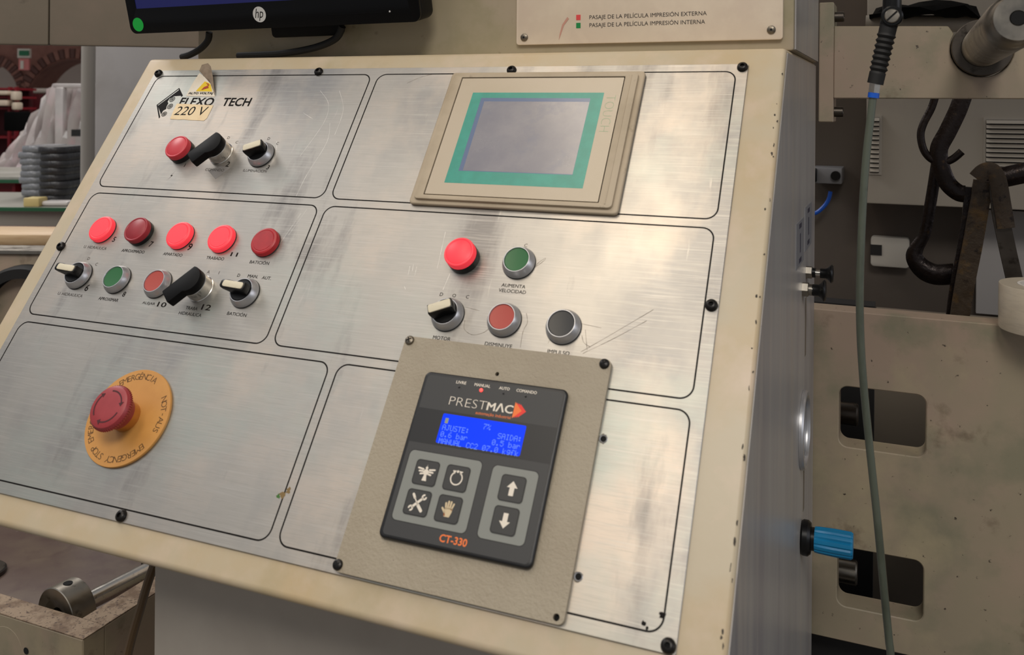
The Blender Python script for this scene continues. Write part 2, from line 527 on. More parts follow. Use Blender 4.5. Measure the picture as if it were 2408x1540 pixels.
def text_data(body, bold=0.0):
    key = (body, bold)
    if key not in TXT:
        cu = bpy.data.curves.new('lettering', 'FONT')
        cu.body = body
        cu.size = 1.0
        thick = bold if bold > 0.001 and 'M' in body else 0.0   # the outline offset fills in an M: thicken it by shifted copies
        cu.offset = 0.001 if thick else bold
        cu.resolution_u = 3
        cu.fill_mode = 'FRONT'
        o = bpy.data.objects.new('lettering_source', cu)
        C.objects.link(o)
        dg = bpy.context.evaluated_depsgraph_get()
        me = bpy.data.meshes.new_from_object(o.evaluated_get(dg))
        vs = [tuple(v.co) for v in me.vertices]
        fs = [tuple(p.vertices) for p in me.polygons]
        if thick:
            v0, f0, n0 = vs, fs, len(vs)
            vs, fs = [], []
            for q, (dx, dy) in enumerate(((-1, -.6), (1, -.6), (-1, .6), (1, .6))):
                vs += [(a + dx * thick, b + dy * thick, q * 0.012) for a, b, c in v0]
                fs += [tuple(i + q * n0 for i in f) for f in f0]
        bpy.data.objects.remove(o)
        bpy.data.curves.remove(cu)
        bpy.data.meshes.remove(me)
        x0, x1 = min(v[0] for v in vs), max(v[0] for v in vs)
        y0, y1 = min(v[1] for v in vs), max(v[1] for v in vs)
        TXT[key] = ([((v[0] - (x0 + x1) / 2), (v[1] - (y0 + y1) / 2)) for v in vs], fs, x1 - x0, y1 - y0)
        LAYER[key] = [v[2] if thick else 0.0 for v in vs]
    return TXT[key]


def text(parent, body, x, y, h, mat, w=None, z=0.0, rot=0.0, bold=0.0, name='lettering', shear=0.0):
    """lettering centred at (x, y) in the parent's millimetres, h tall, w wide, z above"""
    vs, fs, bw, bh = text_data(body, bold)
    sy = h / bh
    sx = (w / bw) if w else sy
    cr, sr = math.cos(rot), math.sin(rot)
    out = []
    for (a, b), dz in zip(vs, LAYER[(body, bold)]):
        px, py = a * sx + shear * b * sy, b * sy
        out.append(((x + px * cr - py * sr), (y + px * sr + py * cr), z + dz))
    mb = MB()
    mb.add(out, fs)
    return mb.build(name, mat, parent, mm=True, normals=False)


def arc_text(parent, body, cx, cy, r, a_mid, h, mat, z, step):
    """letters around a circle, tops outward, reading clockwise; a_mid in degrees from the upward direction, clockwise"""
    mb = MB()
    n = len(body)
    for i, ch in enumerate(body):
        if ch == ' ':
            continue
        a = math.radians(a_mid + (i - (n - 1) / 2) * step)
        vs, fs, bw, bh = text_data(ch)
        sc_ = h / (0.745 if bh > 0.5 else 0.745)
        x, y = cx + r * math.sin(a), cy + r * math.cos(a)
        ca, sa = math.cos(-a), math.sin(-a)
        dy = (bh - 0.727) / 2 if bh > 0.78 else 0
        if ch == '-':
            dy = 0
        mb.add([(x + (p * ca - (q + dy) * sa) * sc_, y + (p * sa + (q + dy) * ca) * sc_, z) for p, q in vs], fs)
    return mb.build('lettering', mat, parent, mm=True, normals=False)


# ================================================================== THE SETTING
fl = MB().box(-14, 5, -4, 24, -0.1, 0).build('floor', 'concrete')
tag(fl, None, None, kind='structure')
YM = Matrix.Translation((CAM.x, CAM.y, 0)) @ Matrix.Rotation(YAW, 4, 'Z')   # x = along the back wall, y = away


def fx(px, d):
    return (px - CX) / FPX * d


def fz(py, d):
    return CAM.z - (py - CY) / FPX * d


# back wall of the hall: brick arcade in front of a pale wall
D = 18.0
k = D / FPX
z0 = fz(420, D)
lc, lr = (fx(-30, D), fz(230, D)), 72 * k
rc, rad = (fx(172, D), fz(255, D)), 108 * k


def arch(c, r, base, n=22):
    pts = [(c[0] + r * math.cos(PI * i / n), c[1] + r * math.sin(PI * i / n)) for i in range(n + 1)]
    return pts + [(c[0] - r, base), (c[0] + r, base)]


wall = MB()
wall.holes([(fx(-420, D), 0.0), (fx(1400, D), 0.0), (fx(1400, D), fz(-60, D)), (fx(-420, D), fz(-60, D))],
           [arch(lc, lr, 0.25), arch(rc, rad, 0.25)], D, D + 0.9, 'y')
wb = wall.build('wall_back', 'brick_red', M=YM)
tag(wb, None, None, kind='structure')
for c, r in ((lc, lr), (rc, rad)):
    n = 30
    for i in range(n + 1):
        a = PI * i / n
        da = PI / n * 0.40
        for ring_i, (r0, r1) in enumerate(((r * 1.02, r * 1.02 + 22 * k),)):
            pts = [(c[0] + rr_ * math.cos(a + s_), c[1] + rr_ * math.sin(a + s_)) for rr_, s_ in ((r0, -da), (r1, -da), (r1, da), (r0, da))]
            MB().prism(pts, D - 0.05, D + 0.05, 'y').build('brick', 'brick_dark' if i % 2 else 'brick_red', wb)
pw = MB().box(fx(-500, 21), fx(1500, 21), 21, 21.1, 0, 9).build('wall_far', 'pale_wall', M=YM)
tag(pw, None, None, kind='structure')
# the machine's rear frame wall seen through the gap beside the console
wf = MB().box(0.50, 2.2, 0.95, 1.0, 0, 1.62).build('wall_frame', 'wall_inner')
tag(wf, None, None, kind='structure')

# ================================================================== CONSOLE
X0, X1 = -0.1275, 0.6433
console = thing('control_console', 'beige painted machine console with a sloping brushed metal control panel', 'console', loc=(0.3, -0.1, 0))
ptop = FR @ Vector((0, -0.1814, -0.002))
pbot = FR @ Vector((0, -0.7110, -0.002))
prof = [(ptop.y, ptop.z), (0.195, ptop.z), (0.195, 0.965), (-0.33, 0.965), (-0.34, pbot.z - 0.012), (pbot.y + 0.004, pbot.z - 0.006), (pbot.y, pbot.z)]
MB().prism(prof, X0, X1, 'x').build('body', 'beige_paint', console, bevel=0.005, segs=3, world=True)
MB().box(0.1010, X1 - 0.0005, -0.325, 0.194, 0.0, 0.966).build('pedestal', 'grey_panel', console, world=True)
# grey sheet added to paint the side's shade: same outline as the console's right end
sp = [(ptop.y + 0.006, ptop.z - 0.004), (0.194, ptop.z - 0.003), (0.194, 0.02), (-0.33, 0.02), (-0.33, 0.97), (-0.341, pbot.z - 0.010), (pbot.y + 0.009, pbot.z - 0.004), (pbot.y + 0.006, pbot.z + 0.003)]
side = MB().prism(sp, X1 - 0.001, X1 + 0.0008, 'x').build('side_shade_sheet', 'side_shade_grey', console, world=True)
side['label'] = 'flat side face of the console, greyed as in shade'
# chipped paint along the front edge
ch = MB()
for i in range(30):
    v = 190 + 505 * random.random() ** 0.8
    L, wd = random.uniform(1.0, 5.0) * (0.6 + v / 900), random.uniform(0.3, 0.9)
    u = 642.0 - random.uniform(0.0, 3.0) ** 1.2
    pts = [(u + random.uniform(-.4, .4) + wd * math.cos(q), -v + L / 2 * math.sin(q)) for q in [2 * PI * j / 7 for j in range(7)]]
    ch.flat(pts, -1.93)
co = ch.build('paint_chips', 'chip_dark', console, mm=True, M=console.matrix_basis.inverted() @ FR)
co['kind'] = 'stuff'

plate = MB().prism(rr(-104, -688.3, 611.3, -200.6, 1.5, 3), -2.0, 0.0).build('faceplate', 'aluminium', console, mm=True, bevel=0.4, segs=1,
                                                                         M=console.matrix_basis.inverted() @ FR)
plate['label'] = 'brushed aluminium faceplate with engraved black frames'
for (a, b, c, d) in ((-96.2, 209.1, 208.8, 367.2), (216.4, 209.1, 601.3, 367.2), (-96.0, 374.5, 208.6, 522.0),
                     (215.9, 374.5, 600.8, 521.4), (-96.0, 529.3, 284.2, 678.6), (291.8, 528.6, 601.3, 678.6)):
    MB().flat_ring(rr(a, -d, c, -b, 11, 8), rr(a + 1.3, -d + 1.3, c - 1.3, -b - 1.3, 9.7, 8), 0.06).build('engraved_frame', 'engraving', plate, mm=True)


def button_screw(u, v, k=1.0):
    m = MB().lathe([(0.001, 1.5), (1.9, 1.5), (2.0, 3.9), (3.2, 3.7), (4.6, 2.6), (5.1, 1.2), (5.2, 0.0)], 20, (u, -v, 0))
    o = m.build('screw', 'screw_black', plate, mm=True)
    MB().flat(circ(u, -v, 1.9, 6), 1.6).build('socket', 'hole_black', plate, mm=True)
    return o


for u, v in ((-96.6, 205.8), (137.3, 205.7), (373.4, 206.1), (606.0, 205.2), (-98.2, 443.7), (135.1, 683.5), (605.6, 444.1), (606.0, 683.5)):
    button_screw(u, v)
for u, v in ((538.2, 559.0), (538.2, 654.6)):
    MB().flat([(u + (3.4 + random.uniform(-.6, .9)) * math.cos(q), -v + (3.4 + random.uniform(-.6, .9)) * math.sin(q)) for q in [2 * PI * j / 18 for j in range(18)]], 0.05).build('burr', 'scratch_dark', plate, mm=True)
    MB().lathe([(2.3, 0.1), (2.9, 0.5), (3.3, 0.0)], 18, (u, -v, 0)).build('drill_rim', 'bezel_metal', plate, mm=True)
    MB().flat(circ(u, -v, 2.4), 0.1).build('drill_hole', 'hole_black', plate, mm=True)

CAP = 3.3
for body, u, v, wd, mt in (
        ('COMANDO', 57.9, 338.9, 25.2, 'engraving_worn'), ('ILUMINACION', 111, 338.0, 30.5, 'engraving_worn'),
        ('U. HIDRAULICA', -50.4, 441.3, 32.3, 'engraving_worn'), ('APROXIMADO', 3.1, 441.6, 31.0, 'engraving'), ('APARTADO', 56.4, 441.3, 25.0, 'engraving'),
        ('TRABADO', 111, 441.3, 22.2, 'engraving'), ('BATICIÓN', 165.6, 441.3, 23, 'engraving'),
        ('U. HIDRAULICA', -50.2, 496.0, 34.5, 'engraving_worn'), ('APROXIMAR', 2.9, 496.2, 26.5, 'engraving'), ('ALEJAR', 55.8, 495.8, 16.4, 'engraving'),
        ('TRABA', 110, 495.4, 14.6, 'engraving'), ('HIDRAULICA', 111.3, 501.3, 27.7, 'engraving'), ('BATICIÓN', 164.8, 495.7, 22.5, 'engraving'),
        ('D', 148, 457.0, None, 'engraving'), ('MAN.', 164.8, 456.6, 12.2, 'engraving'), ('AUT.', 181.2, 456.9, 10.8, 'engraving'),
        ('O', 96.9, 455.7, None, 'engraving'), ('A', 110.4, 456.5, None, 'engraving_worn'), ('I', 123.4, 456.2, None, 'engraving_worn'),
        ('D', -51.2, 454.5, None, 'engraving_worn'), ('C', -36.5, 460.0, None, 'engraving_worn'),
        ('D', 55.8, 297, None, 'engraving_worn'), ('C', 69.7, 302.6, None, 'engraving_worn'), ('D', 110.1, 296.8, None, 'engraving_worn'), ('C', 124.4, 302.8, None, 'engraving_worn'),
        ('AUMENTA', 435.3, 442.4, 22.3, 'engraving'), ('VELOCIDAD', 435.4, 447.4, 25.4, 'engraving'),
        ('D', 369.9, 456.4, None, 'engraving'), ('O', 382.4, 456.4, None, 'engraving'), ('C', 395.4, 456.4, None, 'engraving'), ('C', 437.2, 403.0, None, 'engraving_worn'),
        ('MOTOR', 382.4, 496.0, 16.8, 'engraving'), ('DISMINUYE', 435.4, 496.2, 24.8, 'engraving'), ('IMPULSO', 488.5, 496.4, 19.0, 'engraving')):
    text(plate, body, u, -v, 4.3 if 'Ó' in body else CAP, mt, w=wd, z=0.07, bold=0.0 if 'worn' in mt else 0.01)
for body, u, v, h, rot in (('1', 14.3, 334.6, 4.5, -.1), ('2', 72.0, 331.0, 6.5, -.1), ('3', 126.0, 333.0, 5.5, -.2), ('5', -30.4, 430.0, 6.0, -.1), ('7', 22.1, 432.0, 6.5, -.1), ('9', 73.5, 431.4, 8.0, -.1),
                           ('11', 131.8, 435.4, 4.4, 0), ('6', -32.6, 486.6, 7.6, -.1), ('8', 19.6, 489.0, 5.5, -.1), ('10', 72.6, 495.2, 5.2, 0), ('12', 126.7, 492.8, 5.8, 0)):
    text(plate, body, u, -v, h, 'marker_ink', w=None if len(body) == 1 else (8.5 if body == '11' else 11), z=0.09, rot=rot, bold=0.015, name='marker_number')
# lightning mark, residue, stains, scratches
MB().flat([(6.0, -341.0), (1.6, -349.0), (3.4, -349.2), (-1.4, -356.2), (4.6, -348.0), (2.6, -347.6)], 0.08).build('lightning_mark', 'marker_ink', plate, mm=True)
MB().flat([(49.5, -340.2), (65, -350.5), (78, -335), (62, -334)], 0.04).build('sticker_residue', 'grey_residue', plate, mm=True)
for mt, du, dv, r in (('stain_brown', 0, 0, 4.5), ('stain_brown', 3.5, -4.5, 3.2), ('stain_green', -4, 1.5, 2.8)):
    MB().flat([(283 + du + r * random.uniform(.3, 1) * math.cos(q), -642 - dv + r * random.uniform(.3, 1) * math.sin(q)) for q in [2 * PI * j / 15 for j in range(15)]], 0.05 + r * .003).build('paint_stain', mt, plate, mm=True)
for u, v, r in ((599.3, 666.5, 3.4), (587.5, 674, 2.2), (590.5, 676, 1.8)):
    MB().flat([(u + r * random.uniform(.4, 1) * math.cos(q), -v + r * random.uniform(.4, 1) * math.sin(q)) for q in [2 * PI * j / 11 for j in range(11)]], 0.075).build('paint_fleck', 'engraving', plate, mm=True)


def scratch_set(name, mat, sets, wd):
    m = MB()
    for pts in sets:
        pts = spline([(a, -b, 0) for a, b in pts], 5)
        for p, q in zip(pts, pts[1:]):
            t = (q - p).normalized()
            nn = Vector((-t.y, t.x, 0)) * (wd / 2 * random.uniform(.5, 1.2))
            m.add([(p + nn)[:2] + (0.045,), (p - nn)[:2] + (0.045,), (q - nn)[:2] + (0.045,), (q + nn)[:2] + (0.045,)], [(0, 1, 2, 3)])
    o = m.build(name, mat, plate, mm=True, normals=False)
    o['kind'] = 'stuff'


scratch_set('scratches', 'scratch_dark', [
    [(399, 478), (401, 486), (410, 490), (419, 487), (423, 483)], [(453, 466), (456, 474), (454, 482), (455, 496)], [(478, 477), (479, 484), (478, 490)],
    [(450, 424), (457, 417), (458, 414), (452, 420), (449, 428)], [(507, 475), (512, 492)], [(507, 494), (530, 476), (560, 452)], [(509, 495), (533, 479), (556, 462)],
    [(505, 480), (508, 486), (514, 489)], [(256, 222), (270, 214), (284, 209.8)], [(396, 466), (410, 468)], [(502, 470), (520, 472)]], 0.4)
scratch_set('light_scratches', 'scratch_light', [
    [(180, 275), (186, 300), (178, 340), (176, 366)], [(150, 232), (168, 250), (172, 275), (160, 318)], [(122, 300), (130, 318)], [(330, 432), (331, 441)], [(333, 430), (334, 437)], [(337, 432), (338, 441)],
    [(331, 452), (333, 455)], [(372, 436), (370, 452)], [(190, 385), (180, 420)], [(195, 380), (186, 410)], [(355, 395), (358, 432)], [(175, 232), (190, 258), (192, 290)], [(140, 262), (156, 270)]], 0.28)

# printed maker's mark: dark shape with three rollers, and name
logo = MB()
logo.flat([(-70.4, -254.2), (-51.1, -230.9), (-42.8, -239.2), (-54.2, -240.1), (-58.6, -243.4), (-59, -248), (-56.5, -250.4), (-56.6, -255), (-55.2, -258.6), (-58.5, -261.5), (-58.4, -266.7)], 0.08)
lo = logo.build('printed_logo', 'ink_black', plate, mm=True)
m2 = MB()
for cx, cy, r in ((-53.8, -244.6, 3.9), (-51.4, -254.8, 3.9), (-54, -266, 3.6)):
    for q in (r, r * .62, r * .26):
        m2.flat_ring(circ(cx, cy, q, 20), circ(cx, cy, max(q - 0.8, 0.01), 20), 0.085)
outl = [(-73, -253), (-52.4, -227.6), (-40.6, -239), (-42, -241), (-52.3, -229.6), (-71, -253), (-57.6, -270.5), (-58.4, -272.4)]
m2.flat(outl, 0.085)
m2.build('printed_logo', 'ink_black', plate, mm=True)
text(plate, 'FLEXO', -15, -247.9, 12.0, 'engraving', w=50, z=0.08, bold=0.022)
text(plate, 'TECH', 42.8, -247.9, 12.0, 'engraving', w=39.5, z=0.08, bold=0.022)

# ================================================================== PANEL DEVICES
PM = dict(mm=True)


def gasket(r, p, h=1.0):
    MB().lathe([(0.001, 0.05), (r, 0.05), (r, h), (r - 0.4, h + 0.2), (0.001, h + 0.2)], 40).build('gasket', 'black_rubber', p, **PM)


def bezel(p):
    MB().lathe([(14.9, 1.0), (15.0, 2.4), (14.7, 3.6), (12.4, 8.2), (11.9, 8.8), (11.4, 8.8), (11.1, 8.2), (11.1, 4.0)], 48).build('bezel', 'bezel_metal', p, **PM)


def push_button(u, v, cap, label):
    t = thing('push_button', label, 'push button', panel(u, v))
    gasket(15.3, t)
    bezel(t)
    MB().lathe([(11.0, 2), (11.0, 7.6), (10.6, 8.1), (8, 7.9), (0, 7.6)], 48).build('cap', cap, t, **PM)
    return t


def pilot(u, v, mat, label, h, collar, r=14.8):
    t = thing('pilot_light', label, 'indicator light', panel(u, v))
    if collar:
        MB().lathe([(0.001, 0.05), (14.6, 0.05), (14.6, collar - .6), (14.0, collar), (0.001, collar)], 48).build('collar', 'black_plastic', t, **PM)
        b = collar
        rr_ = 14.3
        prof = [(rr_, b), (rr_, h - 1.2), (rr_ - .5, h - .3), (rr_ - 1.2, h), (rr_ - 2.0, h - .1), (rr_ - 2.4, h - .45), (rr_ - 2.9, h - .1), (0, h)]
    else:
        gasket(15.0, t, 0.8)
        prof = [(r, 1.0), (r, h - 2.6), (r - .7, h - 1.2), (r - 2.0, h - .5), (r - 3.0, h - .4), (r - 3.4, h - .6), (r - 3.9, h - .2), (0, h)]
    MB().lathe(prof, 48).build('lens', mat, t, **PM)
    return t


def selector(u, v, ang, label, pointer):
    t = thing('selector_switch', label, 'selector switch', panel(u, v))
    gasket(15.3, t)
    bezel(t)
    MB().lathe([(11.0, 2), (11.0, 8.0), (10.2, 8.8), (0, 8.8)], 40).build('rotor', 'black_plastic', t, **PM)
    if pointer:
        top = [(-17.5, -2.2), (-16, -4.0), (-9, -4.4), (0, -3.6), (7, -4.2), (10.5, -4.2), (11, 0), (10.5, 4.2), (7, 4.2), (0, 3.6), (-9, 4.4), (-16, 4.0), (-17.5, 2.2)]
        low = [(-10.5, -2.2), (-10, -4.0), (-7, -5.2), (0, -4.2), (7, -5.2), (10, -4.6), (10.6, 0), (10, 4.6), (7, 5.2), (0, 4.2), (-7, 5.2), (-10, 4.0), (-10.5, 2.2)]
        mark = rr(-14, -3.3, 9.6, 3.3, 2.2, 4)
    else:
        top = [(-11.5, -4.4), (-6, -4.5), (0, -3.7), (6, -4.5), (10.5, -4.4), (11, 0), (10.5, 4.4), (6, 4.5), (0, 3.7), (-6, 4.5), (-11.5, 4.4)]
        low = [(-10.6, -4.6), (-6, -5.4), (0, -4.4), (6, -5.4), (10, -4.6), (10.6, 0), (10, 4.6), (6, 5.4), (0, 4.4), (-6, 5.4), (-10.6, 4.6)]
        mark = rr(-10.8, -3.8, 9.8, 3.8, 1.6, 4)
    n = len(top)
    R = Matrix.Rotation(ang, 3, 'Z')
    vs = [R @ Vector((a, b, 8.6)) for a, b in low] + [R @ Vector((a, b, 14.5)) for a, b in top] + [R @ Vector((a, b, 19.6)) for a, b in top]
    fs = [tuple(range(2 * n, 3 * n))]
    for q in (0, n):
        fs += [(q + i, q + (i + 1) % n, q + n + (i + 1) % n, q + n + i) for i in range(n)]
    h = MB().add(vs, fs).build('handle', 'black_plastic', t, mm=True, bevel=0.5, segs=2)
    mk_ = [tuple(R @ Vector((a, b, 0)))[:2] for a, b in mark]
    MB().prism(mk_, 19.0, 20.6).build('marker_insert', 'cream_marker', h, mm=True, bevel=0.5, segs=2)
    return t


def lever_switch(u, v, label):
    t = thing('lever_switch', label, 'lever switch', panel(u, v))
    MB().lathe([(14.0, 0.05), (14.0, 1.2), (13.2, 1.6), (13.2, 13.0), (12.6, 13.6), (0.001, 13.6)], 48).build('collar', 'chrome', t, **PM)
    d = Vector((-0.65, -0.76, 0)).normalized()
    p = Vector((0.76, -0.65, 0)).normalized()
    lv = MB()
    pts = []
    for a, b in ((-11, -7.6), (26.0, -7.6), (27, -6.6), (27, 8.0), (26, 9.0), (10, 9.0)):
        q = d * a + p * b
        pts.append((q.x, q.y))
    # rounded rear: circle of the cap on the far side
    c0 = math.atan2(pts[-1][1], pts[-1][0])
    c1 = math.atan2(pts[0][1], pts[0][0])
    while c1 < c0:
        c1 += 2 * PI
    pts += [(13.4 * math.cos(c0 + (c1 - c0) * i / 20), 13.4 * math.sin(c0 + (c1 - c0) * i / 20)) for i in range(1, 20)]
    lv.prism(pts, 13.7, 23.5)
    lv.build('lever', 'lever_black', t, mm=True, bevel=0.7, segs=2)
    return t


pilot(3, 318.5, 'lens_mid', 'unlit red pilot light on a black collar beside the COMANDO lever', 13.5, 6.5)
lever_switch(57, 318.5, 'black lever switch on a chrome collar above the COMANDO lettering')
selector(111, 318.5, math.radians(22), 'selector switch with cream topped black handle above the ILUMINACION lettering', False)
pilot(-50.4, 421, 'lens_lit', 'lit red pilot light above the upper U. HIDRAULICA lettering', 7.4, 0)
pilot(3, 421, 'lens_dark', 'unlit dark red pilot light on a black collar above the APROXIMADO lettering', 11.0, 4.6)
pilot(57, 421, 'lens_lit', 'lit red pilot light above the APARTADO lettering', 7.4, 0)
pilot(111, 421, 'lens_lit', 'lit red pilot light above the TRABADO lettering', 7.4, 0)
pilot(165, 421, 'lens_dim', 'unlit red pilot light with no collar above the BATICIÓN lettering', 7.4, 0)
selector(-50.4, 475, math.radians(-3), 'selector switch with cream topped black pointer above the lower U. HIDRAULICA lettering', True)
push_button(3, 475, 'green_cap', 'green push button in a silver bezel above the APROXIMAR lettering')
push_button(57, 475, 'red_cap', 'dull red push button in a silver bezel above the ALEJAR lettering')
lever_switch(111, 475, 'black lever switch on a chrome collar above the TRABA HIDRAULICA lettering')
selector(165, 475, math.radians(-3), 'selector switch with cream topped black pointer below the MAN. and AUT. lettering', True)
pilot(382.2, 421, 'lens_lit', 'lit red pilot light on a tall black collar above the letters D O C', 15.0, 8.0)
push_button(435.4, 421, 'green_cap', 'green push button in a silver bezel above the AUMENTA VELOCIDAD lettering')
selector(382.2, 475, math.radians(24), 'selector switch with cream topped black handle above the MOTOR lettering', False)
push_button(435.4, 474.5, 'red_cap', 'dull red push button in a silver bezel above the DISMINUYE lettering')
push_button(488.5, 475, 'black_cap', 'black push button in a silver bezel above the IMPULSO lettering')

# ---- emergency stop
es = thing('emergency_stop', 'red mushroom emergency stop button on a round yellow disc', 'emergency stop', panel(96.25, 604.85))
MB().lathe([(0.001, 0.1), (44.4, 0.1), (44.6, 0.6), (44.6, 2.4), (44.2, 3.0), (0.001, 3.0)], 72).build('disc', 'stop_yellow', es, **PM)
for body, mid, step in (('EMERGÊNCIA', -11.4, 6.6), ('NOT-AUS', 78.7, 7.3), ('EMERGENCY STOP', 170.2, 6.75), ('EMERGENCIA', -101, 7.0)):
    arc_text(es, body, 0, 0, 37.8, mid, 6.2, 'stop_print', 3.08, step)
MB().lathe([(13.6, 3.0), (13.6, 11.8), (13.0, 12.2)], 40).build('collar', 'stop_collar', es, **PM)
mh = MB()
mh.lathe([(12.4, 11.5), (14.2, 12.0), (14.4, 17), (15, 20), (17.5, 21.5), (19.6, 23.2), (20.2, 25.5), (20.0, 27.8), (18.8, 29.8), (16, 30.9), (10, 31.3), (0, 31.5)], 56)
head = mh.build('mushroom_head', 'stop_red', es, **PM)
kn = MB()
for i in range(60):
    a = 2 * PI * i / 60
    r0, r1, dz = 19.7, 20.75, 0.42
    t_ = Vector((-math.sin(a), math.cos(a), 0)) * dz
    n_ = Vector((math.cos(a), math.sin(a), 0))
    vs = []
    for z_ in (23.6, 27.6):
        vs += [n_ * r0 - t_ + Vector((0, 0, z_)), n_ * r0 + t_ + Vector((0, 0, z_)), n_ * r1 + Vector((0, 0, z_ + (0.2 if z_ < 25 else -.2)))]
    kn.add(vs, [(0, 2, 5, 3), (2, 1, 4, 5), (0, 1, 2), (3, 5, 4)])
ko = kn.build('knurling', 'stop_red', head, **PM)
ko['kind'] = 'stuff'
for a0 in (100, 345, 222):
    ar = MB()
    L = 78
    pts_o, pts_i = [], []
    for i in range(13):
        a = math.radians(a0 - L * i / 12)
        pts_o.append((14.6 * math.cos(a), 14.6 * math.sin(a)))
        pts_i.append((13.3 * math.cos(a), 13.3 * math.sin(a)))
    ar.flat(pts_o + pts_i[::-1], 31.25)
    a = math.radians(a0 - L)
    b = math.radians(a0 - L - 15)
    ar.flat([(16.6 * math.cos(a), 16.6 * math.sin(a)), (11.4 * math.cos(a), 11.4 * math.sin(a)), (13.9 * math.cos(b), 13.9 * math.sin(b))], 31.26)
    ar.build('turn_arrow', 'arrow_dark', head, **PM)

# ---- touch panel
tp = thing('touch_panel', 'tan framed touch screen with a green border and grey glass', 'touch screen', panel(412.6, 290))


def L(u, v):
    return (u - 412.6, 290 - v)


def lrr(u0, v0, u1, v1, r, n=4):
    return rr(u0 - 412.6, 290 - v1, u1 - 412.6, 290 - v0, r, n)


MB().prism(lrr(309, 211.3, 515.8, 369.2, 4), 0.05, 4.6).build('flange', 'screen_bezel', tp, mm=True, bevel=1.6, segs=3)
fm = MB().ring(lrr(314.5, 215.6, 510.5, 365.2, 4), lrr(324.0, 220.6, 498.2, 360.8, 0.6), 4.0, 8.0)
fm.build('frame', 'screen_bezel', tp, mm=True, bevel=0.9, segs=2)
MB().box(*[a for a in (L(503.2, 0)[0], L(504.6, 0)[0], L(0, 362)[1], L(0, 219)[1])], 7.8, 8.5).build('ridge', 'screen_bezel', tp, mm=True, bevel=0.4)
MB().box(L(324.2, 0)[0], L(498.0, 0)[0], L(0, 360.6)[1], L(0, 220.8)[1], 3, 6.2).build('groove', 'hole_black', tp, **PM)
MB().prism(lrr(325.2, 221.8, 497.2, 359.8, 0.5), 5, 7.6).build('membrane', 'membrane_tan', tp, mm=True)
MB().flat_ring(lrr(342.0, 240.0, 480.6, 346.8, 0.3), lrr(353.0, 246.7, 468.2, 333.1, 0.3), 7.66).build('green_border', 'membrane_green', tp, **PM)
MB().flat_ring(lrr(353.0, 246.7, 468.2, 333.1, 0.3), lrr(357.5, 251.0, 468.0, 332.4, 0.3), 7.64).build('glass_edge', 'glass_border', tp, **PM)
MB().flat(lrr(357.5, 251.0, 468.0, 332.4, 0.3), 7.63).build('glass', 'touch_glass', tp, **PM)
text(tp, 'TOUCH', L(488.4, 0)[0], L(0, 264)[1], 9.0, 'pale_green_print', w=42, z=7.68, rot=-PI / 2, bold=-0.03)

# ---- tension controller
tc = thing('tension_controller', 'black keypad controller with a blue display on a tan textured plate', 'controller', panel(443, 592.8))


def K(u, v):
    return (u - 443, 592.8 - v)


def krr(u0, v0, u1, v1, r, n=5):
    return rr(u0 - 443, 592.8 - v1, u1 - 443, 592.8 - v0, r, n)


MB().holes(krr(350.8, 499.0, 535.0, 686.8, 4.5), [circ(*K(529.2, 682.6), 2.4, 16), circ(*K(442.4, 521.8), 1.7, 14)], 0.1, 4.0).build('mounting_plate', 'controller_paint', tc, mm=True)
MB().flat(circ(*K(529.2, 682.6), 3.0, 16), 0.4).build('empty_screw_hole', 'hole_black', tc, **PM)
MB().flat(circ(*K(442.4, 521.8), 2.2, 14), 0.4).build('drill_hole', 'hole_black', tc, **PM)
for i, (u, v) in enumerate(((355.4, 502.8), (529.5, 502.9), (353.6, 682.1))):
    x, y = K(u, v)
    so = MB().lathe([(4.1, 4.0), (4.1, 4.8), (3.6, 5.9), (2.4, 6.6), (0, 6.9)], 22, (x, y, 0)).build('screw', 'screw_steel' if i == 0 else 'screw_black', tc, **PM)
    cr = MB()
    for a in (0.5, 0.5 + PI / 2):
        dx, dy = math.cos(a), math.sin(a)
        cr.flat([(x + dx * 2.4 - dy * .45, y + dy * 2.4 + dx * .45), (x - dx * 2.4 - dy * .45, y - dy * 2.4 + dx * .45),
                 (x - dx * 2.4 + dy * .45, y - dy * 2.4 - dx * .45), (x + dx * 2.4 + dy * .45, y + dy * 2.4 - dx * .45)], 6.95 + a * .01)
    cr.build('cross_slot', 'hole_black', so, **PM)
MB().prism(krr(381.3, 528.2, 506.3, 657.9, 5), 4.0, 8.6).build('fascia', 'black_fascia', tc, mm=True, bevel=1.8, segs=3)
Z1 = 8.66
mem = MB().flat(krr(384.6, 531.2, 503.4, 655.2, 3), Z1).build('membrane', 'charcoal_membrane', tc, **PM)
MB().flat(krr(384.0, 558.4, 504.0, 585.6, 0.4), Z1 + .04).build('display_band', 'black_band', mem, **PM)
for body, a, b in (('LIVRE', 411.1, 420.0), ('MANUAL', 427.5, 441.5), ('AUTO', 449.1, 458.3), ('COMANDO', 464.1, 481.4)):
    x, y = K((a + b) / 2, 534.1)
    text(mem, body, x, y, 2.4, 'icon_white', w=b - a, z=Z1 + .05, bold=0.016)
for i, u in enumerate((414.8, 434.5, 453.8, 472.9)):
    x, y = K(u, 538.1)
    r = 1.55 if i == 1 else 0.75
    MB().lathe([(r, Z1), (r, Z1 + .5), (r * .7, Z1 + 1.0), (0, Z1 + 1.2)], 18, (x, y, 0)).build('indicator_led', 'led_red' if i == 1 else 'led_off', tc, **PM)
x, y = K(426, 549.6)
text(mem, 'PREST', x, y, 6.8, 'icon_white', w=32.6, z=Z1 + .05, bold=-0.022)
x, y = K(454, 549.6)
text(mem, 'MΛC', x, y, 6.8, 'icon_white', w=22.4, z=Z1 + .05, bold=0.02)
x, y = K(449.7, 556.3)
text(mem, 'automação industrial', x, y, 2.9, 'orange_print', w=30, z=Z1 + .05)
